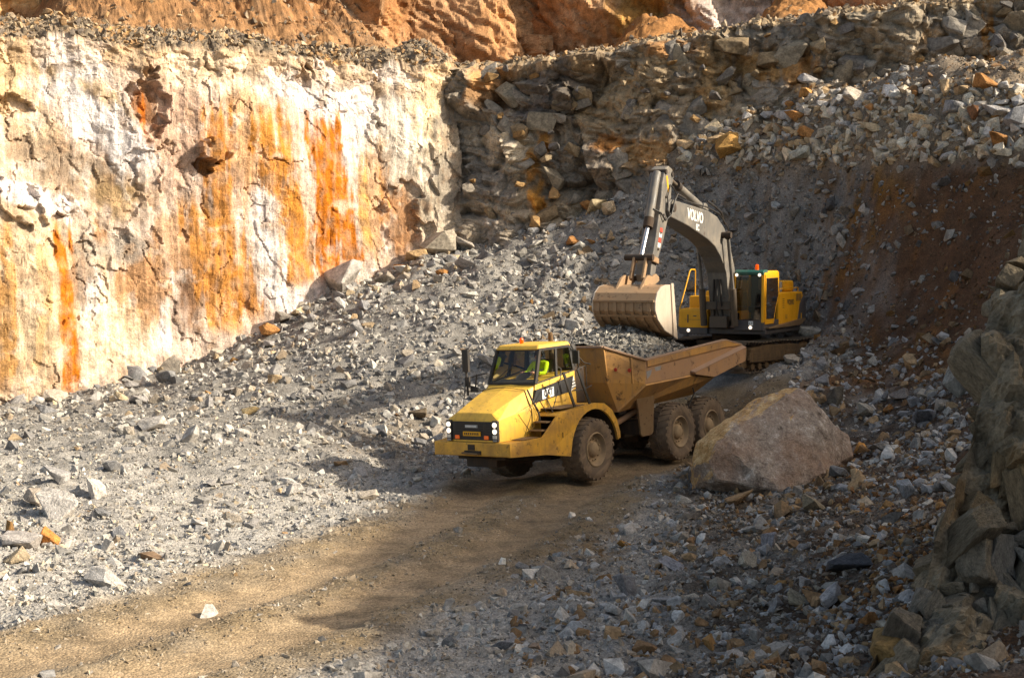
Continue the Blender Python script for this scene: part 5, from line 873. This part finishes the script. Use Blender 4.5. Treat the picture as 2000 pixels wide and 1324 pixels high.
def build_excavator():
    E = empty('excavator', ERM, EO); tag(E, 'yellow tracked excavator with dark boom holding its bucket over the truck bed', 'excavator')
    und = (EUM.T@ERM)                   # undercarriage is slewed against the upper body
    rel = ERM.T@EUM; ur = lambda x, y, z: tuple(rel@np.array([x, y, z]))
    # ---- undercarriage
    cf = MB().box(-1.2, 1.2, -.75, .75, .55, .95); cf.box(-.9, .9, -1.2, 1.2, .45, .75); cf.build('car_body', M['dark'], E, .03, fn=ur)
    MB().lathe([(.78, .93), (.78, 1.10), (.70, 1.16)], (0, 0, 0), 28, 'z').build('slew_ring', M['dark'], E)
    for sg in (1, -1):
        yc = 1.36*sg; hw = .30; r = .46; zc = .50; a = 1.95
        path = []
        for k in range(200):
            u = k/200*(4*a+2*math.pi*r); 
            if u < 2*a: p = (a-u, zc+r, 0)
            elif u < 2*a+math.pi*r: q = (u-2*a)/r; p = (-a-r*math.sin(q), zc+r*math.cos(q), q)
            elif u < 4*a+math.pi*r: p = (-a+(u-2*a-math.pi*r), zc-r, math.pi)
            else: q = (u-4*a-math.pi*r)/r; p = (a+r*math.sin(q), zc-r*math.cos(q), math.pi+q)
            path.append(p)
        sag = lambda x, z: z-(.035*math.sin((x+a)/(2*a)*math.pi*2)**2 if z > .9 else 0)
        fr = MB().box(-1.75, 1.75, yc-.20, yc+.20, .30, .72); fr.prism([(-1.9, .40), (1.9, .40), (1.75, .75), (.9, .84), (-.9, .84), (-1.75, .75)], yc-.12, yc+.24*1 if sg > 0 else yc+.12)  .build('track_frame', M['ucm'], E, .03, fn=ur)
        sh = MB(); lk = MB()
        for k in range(0, 200, 4):
            x, z, q = path[k]; z = sag(x, z); c, s_ = math.cos(q), math.sin(q); tx, tz = -c, -s_ ; nx, nz = -s_, c
            f_ = lambda t, h, y: (x+tx*t+nx*h, y, z+tz*t+nz*h)
            sh.hexa([f_(-.062, 0, yc-hw), f_(.062, 0, yc-hw), f_(.062, 0, yc+hw), f_(-.062, 0, yc+hw), f_(-.062, .022, yc-hw), f_(.062, .022, yc-hw), f_(.062, .022, yc+hw), f_(-.062, .022, yc+hw)])
            for t0 in (-.045, 0., .045): sh.hexa([f_(t0-.008, .02, yc-hw), f_(t0+.008, .02, yc-hw), f_(t0+.008, .02, yc+hw), f_(t0-.008, .02, yc+hw), f_(t0-.005, .05, yc-hw), f_(t0+.005, .05, yc-hw), f_(t0+.005, .05, yc+hw), f_(t0-.005, .05, yc+hw)])
            lk.hexa([f_(-.08, -.09, yc-.1), f_(.08, -.09, yc-.1), f_(.08, -.09, yc+.1), f_(-.08, -.09, yc+.1), f_(-.08, 0, yc-.1), f_(.08, 0, yc-.1), f_(.08, 0, yc+.1), f_(-.08, 0, yc+.1)])
        tr = sh.build('track', M['shoe'], E, fn=ur); lk.build('track_chain', M['dark'], tr, fn=ur)
        tag(tr, kind=None)
        MB().lathe([(.35, -.08), (.37, -.05), (.37, .05), (.35, .08), (.12, .14)], (a, yc, zc), 24).build('idler', M['mud'], E, fn=ur); MB().lathe([(.35, -.06), (.37, 0), (.35, .06), (.2, .16), (.2, .24)], (-a, yc, zc), 24).build('sprocket', M['mud'], E, fn=ur)
        for x in np.linspace(-1.5, 1.5, 8): MB().lathe([(.11, -.16), (.12, -.1), (.12, .1), (.11, .16)], (x, yc, .20), 12).build('roller', M['ucm'], E, fn=ur)
        mh = MB(); rr = np.random.default_rng(40); 
        for x in np.linspace(-1.7, 1.7, 18): mh.box(x-.12, x+.12, (yc+.18*sg), (yc+(.22+.05*rr.random())*sg), .32+.05*rr.random(), .62+.12*rr.random())
        mh.build('caked_mud', M['ucm'], E, .03, fn=ur)
    # ---- upper body
    dk = MB().prism([(-2.6, 1.18), (1.55, 1.18), (1.55, 1.36), (-2.6, 1.36)], -1.42, 1.42); dk.build('upper_deck', M['vg'], E, .03)
    MB().prism([(1.45, 1.36), (-2.3, 1.36), (-2.9, 1.52), (-2.9, 1.57), (1.2, 1.40), (1.45, 1.40)], 1.30, 1.52).build('catwalk', M['mud'], E, .008)
    # cab (left front)
    c0, c1 = .43, 1.40
    base = MB().box(-.05, 1.66, c0, c1, 1.30, 1.62).build('cab', M['vg'], E, .03)
    rf = MB().box(-.02, 1.58, c0+.03, c1-.02, 3.08, 3.17).build('roof', M['vy'], base, .04, seg=3); MB().prism([(1.18, 3.06), (1.66, 3.02), (1.68, 3.12), (1.58, 3.19), (1.18, 3.19)], c0+.02, c1-.01).build('roof_front', M['teal'], base, .03)
    fr = MB()
    fr.bar((1.62, c1-.045, 1.55), (1.58, c1-.045, 3.08), .09, .10, (1, 0, 0)); fr.bar((1.62, c0+.035, 1.55), (1.58, c0+.035, 3.08), .07, .07, (1, 0, 0)); fr.bar((0.02, c1-.04, 1.62), (.02, c1-.04, 3.1), .08, .1, (1, 0, 0)); fr.bar((0.02, c0+.04, 1.62), (.02, c0+.04, 3.1), .08, .1, (1, 0, 0)); fr.bar((1.58, c1-.04, 3.06), (0, c1-.04, 3.08), .08, .10)
    fr.build('cab_pillar', M['vy'], base, .015)
    dr = MB().prism([(1.57, 1.50), (1.57, 3.03), (1.45, 3.05), (.10, 3.05), (.06, 2.3), (.40, 1.95), (.62, 1.50)], c1-.005, c1+.025); door = dr.build('door', M['vy'], base, .01)
    dw = MB().prism([(1.48, 1.66), (1.48, 2.93), (.20, 2.95), (.17, 2.36), (.48, 2.02), (.66, 1.66)], c1+.027, c1+.032).build('door_window', M['blk'], door)
    MB().poly([(1.46, c1+.036, 1.68), (1.46, c1+.036, 2.91), (.22, c1+.036, 2.93), (.19, c1+.036, 2.38), (.50, c1+.036, 2.03), (.68, c1+.036, 1.68)]).build('pane', M['glassd'], dw)
    MB().bar((1.50, c1+.034, 2.10), (.42, c1+.034, 2.14), .01, .025).build('window_bar', M['blk'], door)
    fg = MB().poly([(1.645, c0+.08, 1.64), (1.645, c1-.10, 1.64), (1.60, c1-.10, 3.0), (1.60, c0+.08, 3.0)]).build('windshield', M['glassd'], base); fb = MB(); fb.bar((1.65, c0+.06, 2.05), (1.65, c1-.08, 2.05), .012, .02); fb.bar((1.645, c0+.075, 1.62), (1.605, c0+.075, 3.02), .02, .03, (1, 0, 0)); fb.bar((1.645, c1-.10, 1.62), (1.605, c1-.10, 3.02), .02, .03, (1, 0, 0)); fb.build('window_seal', M['blk'], fg)
    MB().box(-.02, .04, c0+.08, c1-.09, 1.62, 3.05).build('cab_rear_wall', M['vg'], base); MB().poly([(.02, c0+.01, 1.9), (1.5, c0+.01, 1.9), (1.5, c0+.01, 2.95), (.02, c0+.01, 2.95)]).build('side_window', M['glassd'], base)
    st = MB().box(.3, .85, c0+.22, c1-.25, 1.85, 2.05); st.hexa([(.2, c0+.25, 2.0), (.36, c0+.25, 2.0), (.36, c1-.28, 2.0), (.2, c1-.28, 2.0), (.12, c0+.3, 2.55), (.24, c0+.3, 2.55), (.24, c1-.33, 2.55), (.12, c1-.33, 2.55)]); st.build('operator_seat', M['seat'], base, .04); MB().box(.14, .24, c0+.36, c1-.39, 2.56, 2.92).build('headrest', M['cream'], base, .04)
    MB().lathe([(.055, 0), (.055, .03), (.06, .05), (.055, .17), (.03, .19)], (1.15, 1.02, 3.17), 12, 'z').build('beacon', M['beacon'], E, smooth=True)
    for p in ((1.69, c0+.10, 3.03), (1.69, c1-.14, 3.03)): MB().lathe([(.045, -.03), (.05, .0), (.035, .012)], p, 14, 'x').build('work_light', M['lamp'], base, smooth=True)
    MB().lathe([(.05, -.04), (.055, 0), (.03, .015)], (1.70, .98, 1.40), 14, 'x').build('work_light', M['lamp'], base, smooth=True); MB().box(1.665, 1.68, .92, 1.06, 1.47, 1.60).build('sign_plate', M['white'], base)
    nn = MB(); nn.bar((1.684, .955, 1.50), (1.684, .955, 1.57), .012, .012, (1, 0, 0)); nn.bar((1.684, .99, 1.535), (1.684, 1.03, 1.535), .012, .012); nn.bar((1.684, 1.03, 1.50), (1.684, 1.03, 1.575), .012, .012, (1, 0, 0)); nn.build('sign_mark', M['blackprint'], base)
    # left side panel, engine cover, counterweight
    pl = MB().prism([(-.03, 1.42), (-.03, 2.42), (-.35, 2.47), (-2.85, 2.47), (-2.95, 2.30), (-2.55, 2.05), (-2.25, 1.45)], .75, c1+.01).build('side_panel', M['vy'], E, .03)
    lv = MB()
    for k in range(6):
        for j in range(2): lv.bar((-2.05-.36*j, c1+.014, 2.18+.04*k), (-2.36-.36*j, c1+.014, 2.18+.04*k), .006, .02)
    lv.build('louvre', M['vg'], pl)
    lv = MB()
    for k in range(5): lv.bar((-.42, c1+.014, 1.98+.07*k), (-.62, c1+.014, 1.98+.07*k), .006, .02)
    for k in range(3): lv.bar((-.75, c1+.014, 1.62+.05*k), (-1.0, c1+.014, 1.62+.05*k), .006, .012)
    lv.build('decal', M['mud'], pl)
    text_mesh('lettering', 'VOLVO', .24, M['vg'], pl, (-1.38, c1+.018, 2.13), (-1, 0, .0), (0, 0, 1), bold=.004)
    MB().prism([(-2.27, 1.36), (-2.55, 2.03), (-2.97, 2.30), (-3.35, 2.30), (-3.45, 1.75), (-3.3, 1.36)], -1.42, 1.41).build('counterweight', M['vg'], E, .08, seg=3); MB().box(-2.75, -2.68, 1.405, 1.43, 1.55, 1.75).build('reflector', M['yplate'], E, .01)
    eh = MB().box(-2.9, -.9, -1.35, .74, 1.4, 2.5).build('engine_cover', M['vy'], E, .05); MB().box(-2.75, -1.5, -.6, 1.15, 2.47, 2.84).build('engine_hood', M['vy'], eh, .07, seg=3); MB().box(-1.48, -1.25, .55, 1.1, 2.47, 2.80).build('muffler_box', M['gplate'], eh, .02)
    rl = MB()
    for y in (1.30,): rl.tube([(-.4, y, 2.45), (-.4, y, 2.58), (-1.6, y, 2.60), (-2.7, y, 2.60), (-2.7, y, 2.45)], .018, 6)
    rl.build('deck_rail', M['vy'], E, smooth=True)
    # right front: tool box, tank and hand rail
    rb = MB().prism([(1.62, 1.36), (1.62, 1.90), (1.55, 1.96), (.7, 1.98), (.7, 1.36)], -1.36, -.42).build('tool_box', M['vy'], E, .03)
    lt = MB()
    for y in (-1.08, -.62): lt.bar((1.628, y, 1.52), (1.628, y, 1.78), .03, .02, (1, 0, 0))
    lt.bar((1.628, -1.18, 1.62), (1.628, -.55, 1.62), .008, .008); lt.box(1.622, 1.63, -.9, -.8, 1.72, 1.75); lt.build('latch', M['vg'], rb)
    MB().box(.2, .72, -1.36, -.42, 1.36, 2.36).build('fuel_tank', M['vy'], E, .05); MB().box(1.30, 1.64, -1.36, -.42, 1.16, 1.37).build('lower_guard', M['vg'], E, .03); MB().lathe([(.05, -.03), (.055, 0), (.03, .012)], (1.665, -1.05, 1.28), 14, 'x').build('work_light', M['lamp'], E, smooth=True)
    MB().tube([(1.60, -1.38, 1.4), (1.55, -1.38, 1.95), (.62, -1.38, 3.12), (.55, -1.38, 3.18), (.45, -1.38, 3.2), (.1, -1.38, 3.2), (.05, -1.38, 3.15), (.05, -1.38, 2.36)], .022, 8).build('hand_rail', M['vy'], E, smooth=True)
    # ---- boom
    bp = [(.85, 1.55), (1.13, 2.41), (1.16, 3.18), (1.55, 3.75), (2.28, 4.47), (3.0, 4.80), (3.88, 4.95), (7.05, 5.15), (7.28, 5.05), (7.32, 4.82), (7.15, 4.66), (5.6, 4.44), (3.85, 4.09), (3.2, 3.90), (2.62, 3.58), (2.06, 3.10), (1.86, 2.45), (1.62, 1.60), (1.2, 1.42)]
    bm_ = MB().prism(bp, -.32, .32).build('boom', M['boom'], E, .03)
    for x, z, w_, r_ in ((7.08, 4.91, .42, .12), (2.55, 4.25, .62, .10), (1.2, 1.72, .45, .12)): MB().tube([(x, -w_, z), (x, w_, z)], r_, 14).build('boom_pin', M['dark'], bm_, smooth=True)
    text_mesh('lettering', 'VOLVO', .42, M['white'], bm_, (5.05, .325, 4.74), (-1, 0, -.085), (-.085, 0, 1), bold=.012, sx=1.0); text_mesh('lettering', 'EC', .24, M['white'], bm_, (4.85, .326, 4.42), (-1, 0, -.085), (-.085, 0, 1), bold=.008)
    for sg in (1, -1):
        cb = MB().tube([(1.75, .5*sg, 1.45), (1.98, .5*sg, 2.6)], .105, 14).build('boom_cylinder', M['boomd'], E, smooth=True); MB().tube([(1.98, .5*sg, 2.6), (2.5, .5*sg, 4.2)], .055, 12).build('cylinder_rod', M['boom'], cb, smooth=True)
        MB().lathe([(.12, -.06), (.13, 0), (.12, .06)], (2.52, .5*sg, 4.24), 14).build('cylinder_eye', M['dark'], cb, smooth=True)
    br = MB().prism([(3.2, 4.80), (3.9, 4.90), (3.75, 5.18), (3.5, 5.2)], -.16, .16).build('cylinder_bracket', M['boom'], bm_, .02)
    ac = MB().tube([(3.65, 0, 5.08), (5.75, 0, 5.60)], .115, 14).build('arm_cylinder', M['boom'], E, smooth=True); MB().tube([(5.75, 0, 5.60), (6.75, 0, 5.85)], .06, 12).build('cylinder_rod', M['boomd'], ac, smooth=True); MB().tube([(5.62, 0, 5.57), (5.85, 0, 5.625)], .135, 14).build('cylinder_gland', M['dark'], ac, smooth=True)
    # ---- arm
    ap = [(6.62, 5.80), (6.75, 6.00), (7.05, 6.08), (7.32, 5.98), (7.55, 5.55), (7.66, 5.05), (8.02, 4.10), (8.36, 3.35), (8.45, 3.05), (8.34, 2.86), (8.16, 2.88), (7.93, 3.42), (7.50, 3.92), (7.02, 4.72), (6.86, 5.1), (6.80, 5.5)]
    arm = MB().prism(ap, -.22, .22).build('arm', M['boom'], E, .025)
    MB().prism([(7.0, 5.35), (7.16, 5.80), (7.28, 5.78), (7.12, 5.33)], .222, .226).build('yellow_sticker', M['yplate'], arm)
    for k, m_ in enumerate(('red', 'white', 'red', 'white')): z = 4.33-.14*k; x = 7.62+.06*k; MB().prism([(x-.10, z), (x+.10, z+.02), (x+.13, z-.1), (x-.07, z-.12)], .222, .226).build('striped_sticker', M[m_], arm)
    for x, z, w_ in ((8.3, 2.96, .36), (8.05, 3.42, .30), (6.78, 5.86, .25), (7.3, 5.9, .25)): MB().tube([(x, -w_, z), (x, w_, z)], .075, 12).build('arm_pin', M['dark'], arm, smooth=True)
    hb = MB()
    for p in ((7.45, 5.2), (7.62, 4.7), (7.85, 4.2), (8.05, 3.75)): hb.lathe([(.035, .22), (.035, .25), (.01, .255)], (p[0]-.15, 0, p[1]), 8)
    hb.build('bolt', M['dark'], arm)
    bc = MB().tube([(7.38, 0, 5.86), (7.48, 0, 5.75), (8.05, 0, 4.45)], .12, 14).build('bucket_cylinder', M['boom'], E, smooth=True); MB().tube([(8.05, 0, 4.45), (8.62, 0, 3.50)], .06, 12).build('cylinder_rod', M['chrome'], bc, smooth=True); MB().tube([(7.98, 0, 4.6), (8.10, 0, 4.34)], .14, 14).build('cylinder_gland', M['dark'], bc, smooth=True)
    hs = MB(); hs.tube([(6.0, .36, 5.2), (6.8, .40, 5.3), (7.12, .42, 5.1), (7.25, .38, 4.72), (7.5, .30, 4.55), (7.75, .25, 4.75), (7.95, .1, 4.85)], .025, 6); hs.tube([(6.2, .2, 5.2), (6.6, .2, 5.5), (7.0, .25, 5.55), (7.3, .28, 5.2), (7.28, .3, 4.8)], .02, 6); hs.tube([(1.9, .2, 4.6), (2.4, .25, 4.95), (3.0, .25, 5.1), (3.6, .2, 5.25)], .03, 6); hs.tube([(1.5, .25, 3.9), (1.8, .28, 4.5), (2.6, .25, 4.9), (3.8, .25, 5.06), (5.5, .26, 5.14), (6.6, .28, 5.2)], .022, 6); hs.tube([(1.6, -.2, 1.5), (1.9, -.15, 2.3), (2.0, -.1, 2.9)], .03, 6); hs.tube([(1.62, .1, 1.5), (1.95, .12, 2.2), (2.02, .1, 2.9)], .03, 6); hs.tube([(1.62, 0., 1.45), (2.05, 0, 2.0), (2.02, .0, 2.9)], .03, 6); hs.build('hose', M['blk'], E, smooth=True)
    vb = MB().box(1.5, 1.9, -.28, .28, 1.38, 1.75); vb.box(1.78, 1.9, -.4, .4, 1.95, 2.2); vb.build('valve_block', M['boomd'], E, .02)
    # ---- linkage and bucket
    for sg in (1, -1):
        MB().bar((8.62, .27*sg, 3.52), (8.02, .27*sg, 3.42), .07, .16).build('link', M['bkt'], E, .02); 
        MB().bar((8.62, .17*sg, 3.54), (8.92, .17*sg, 2.92), .08, .15, (1, 0, 0)).build('link', M['bkt'], E, .02)
    MB().tube([(8.62, -.45, 3.52), (8.62, .36, 3.52)], .09, 14).build('link_pin', M['dark'], E, smooth=True)
    k = MB()
    pr = [(8.69, 2.79), (9.10, 2.79), (9.45, 2.74), (9.74, 2.58), (9.88, 2.35), (9.88, 2.12), (9.68, 1.88), (9.15, 1.58), (8.27, 1.36)]
    sh = MB(); n = len(pr); V = [(x, y, z) for y in (-.86, .86) for x, z in pr]; sh.add(V, [(i, i+1, i+1+n, i+n) for i in range(n-1)])
    bk = sh.build('bucket', M['bkt'], E, solid=.04, weld=True)
    for sg in (1, -1):
        MB().prism(pr, .86*sg, .90*sg).build('bucket_side', M['bktw'], bk, .008); MB().prism([(8.60, 2.83), (8.78, 2.83), (8.55, 1.40), (8.24, 1.32)], .90*sg, .935*sg).build('side_cutter', M['bktw'], bk, .008)
    ws = MB()
    for j in range(7): y = -.72+.24*j; ws.prism([(9.90, 2.36), (9.92, 2.10), (9.70, 1.85), (9.16, 1.545), (9.13, 1.585), (9.66, 1.89), (9.86, 2.13)], y-.05, y+.05)
    ws.prism([(9.93, 2.40), (9.93, 2.34), (9.86, 2.34), (9.86, 2.40)], -.86, .86); ws.prism([(9.84, 2.0), (9.80, 1.94), (9.74, 1.96), (9.78, 2.02)], -.86, .86); ws.build('wear_strip', M['bkt'], bk, .006)
    er = MB()
    for y in (-.34, .34): er.prism([(9.62, 2.64), (9.2, 2.97), (8.95, 3.05), (8.72, 3.0), (8.42, 3.08), (8.2, 3.0), (8.2, 2.88), (8.6, 2.76), (9.2, 2.74)], y-.04, y+.04)
    er.build('bucket_ear', M['bkt'], bk, .015)
    te = MB()
    for j in range(5): y = -.72+.36*j; te.hexa([(8.34, y-.07, 1.34), (8.34, y+.07, 1.34), (8.30, y+.07, 1.42), (8.30, y-.07, 1.42), (8.05, y-.03, 1.27), (8.05, y+.03, 1.27), (8.05, y+.03, 1.29), (8.05, y-.03, 1.29)])
    te.build('tooth', M['bktw'], bk)
    # rubble pouring off the lip
    r = np.random.default_rng(950); n = 420; q = r.random(n); p = np.c_[8.2+r.normal(0, .14, n)-.1*q, r.uniform(-.75, .80, n), 1.40-q*.62]; p = p@ERM.T+EO
    tag(scatter('falling_stones', p, .02+.07*r.random(n)**2.5, np.repeat(lin((120, 114, 108))[None], n, 0)*r.uniform(.7, 1.2, n)[:, None], LOW, r), 'dark stones pouring off the bucket lip into the truck bed', 'rubble', kind='stuff')
    return E
excavator = build_excavator()
# ---------------------------------------------------------------- driver in the truck cab
def build_driver():
    sk = {'pelvis': ((.28, .05, 2.46), .16), 'waist': ((.25, .05, 2.62), .15), 'chest': ((.27, .05, 2.80), .175), 'neck': ((.31, .05, 2.96), .06), 'chin': ((.345, .05, 3.02), .075), 'head': ((.34, .05, 3.10), .098), 'crown': ((.33, .05, 3.17), .085)}
    ed = [('pelvis', 'waist'), ('waist', 'chest'), ('chest', 'neck'), ('neck', 'chin'), ('chin', 'head'), ('head', 'crown')]
    for n, s in (('l', 1), ('r', -1)):
        y = .05
        sk.update({n+'sh': ((.27, y+.20*s, 2.88), .075), n+'el': ((.47, y+.26*s, 2.66), .055), n+'wr': ((.72, y+.17*s, 2.68), .036), n+'pm': ((.80, y+.155*s, 2.70), .032), n+'hip': ((.36, y+.10*s, 2.44), .10), n+'kn': ((.78, y+.14*s, 2.46), .075), n+'an': ((.92, y+.14*s, 2.08), .05), n+'toe': ((1.08, y+.14*s, 2.04), .045)})
        ed += [('chest', n+'sh'), (n+'sh', n+'el'), (n+'el', n+'wr'), (n+'wr', n+'pm'), ('pelvis', n+'hip'), (n+'hip', n+'kn'), (n+'kn', n+'an'), (n+'an', n+'toe')]
        for j in range(4): sk[f'{n}f{j}a'] = ((.835, y+(.135+.02*j-.01)*s, 2.715), .0095); sk[f'{n}f{j}b'] = ((.865+.004*(j in (1, 2)), y+(.135+.02*j-.01)*s, 2.695), .009); ed += [(n+'pm', f'{n}f{j}a'), (f'{n}f{j}a', f'{n}f{j}b')]
        sk[n+'ta'] = ((.79, y+.115*s, 2.71), .011); sk[n+'tb'] = ((.82, y+.10*s, 2.695), .0095); ed += [(n+'pm', n+'ta'), (n+'ta', n+'tb')]
    ks = list(sk); me = bpy.data.meshes.new('person'); me.from_pydata([sk[k][0] for k in ks], [(ks.index(a), ks.index(b)) for a, b in ed], [])
    o = bpy.data.objects.new('person', me); COL.objects.link(o); md = o.modifiers.new('skin', 'SKIN'); sv = me.skin_vertices[0].data
    for i, k in enumerate(ks): sv[i].radius = (sk[k][1], sk[k][1]); sv[i].use_root = (k == 'pelvis')
    sb = o.modifiers.new('sub', 'SUBSURF'); sb.levels = 2; sb.render_levels = 2
    dg = bpy.context.evaluated_depsgraph_get(); m2 = bpy.data.meshes.new_from_object(o.evaluated_get(dg)); o.modifiers.clear(); o.data = m2; bpy.data.meshes.remove(me)
    def pm(n, c, r=.8, e=0):
        m, t, b, N, L = nodes(n); ns = tex(t, 'Noise', 14, 4); rr = ramp(t, ns.outputs['Fac'], [(.3, g3(.75)), (.7, g3(1.15))]); L(mixc(t, tuple(lin(c)), rr.outputs[0], 1., 'MULTIPLY'), b.inputs['Base Color']); b.inputs['Roughness'].default_value = r; return m
    skin, vest, trs, hair, tape = pm('skin', (206, 150, 124), .6), pm('hi_vis_cloth', (196, 226, 20)), pm('dark_trousers', (40, 44, 62)), pm('dark_hair', (40, 30, 26)), pm('reflective_tape', (190, 194, 190), .4)
    m2.materials.clear(); [m2.materials.append(m) for m in (skin, vest, trs, tape)]
    m2.polygons.foreach_set('use_smooth', [True]*len(m2.polygons))
    for p in m2.polygons:
        c = p.center; hand = c.x > .70 and abs(c.z-2.70) < .07 and c.z > 2.61
        p.material_index = 0 if (c.z > 2.985 or hand) else (2 if (c.z < 2.53 or (c.x > .5 and c.z < 2.57)) else (3 if (c.x < .46 and abs(c.z-2.70) < .025 and abs(c.y-.05) < .2) else 1))
    o.parent = None; Mw = truck.matrix_world.copy(); o.matrix_world = Mw
    hd = MB(); hd.lathe([(.02, .135), (.06, .125), (.095, .09), (.107, .04), (.104, -.01), (.095, -.04)], (.325, .05, 3.09), 16, 'z'); hm = hd.build('hair', hair, o, smooth=True)
    fc = MB(); fc.hexa([(.425, .04, 3.055), (.455, .04, 3.055), (.455, .06, 3.055), (.425, .06, 3.055), (.425, .045, 3.10), (.435, .045, 3.10), (.435, .055, 3.10), (.425, .055, 3.10)])
    for s in (-1, 1): fc.lathe([(.012, -.01), (.022, 0), (.012, .01)], (.335, .05+.102*s, 3.085), 8)
    fc.build('nose_and_ears', skin, o, .003, smooth=True)
    ey = MB(); 
    for s in (-1, 1): ey.lathe([(.004, -.004), (.010, 0), (.004, .006)], (.432, .05+.034*s, 3.10), 8, 'x')
    ey.box(.430, .436, .025, .075, 3.028, 3.036); ey.build('eyes_and_mouth', hair, o)
    return tag(o, 'person in a yellow-green high-visibility jacket sitting at the truck wheel', 'person')
bpy.context.view_layer.update(); build_driver()
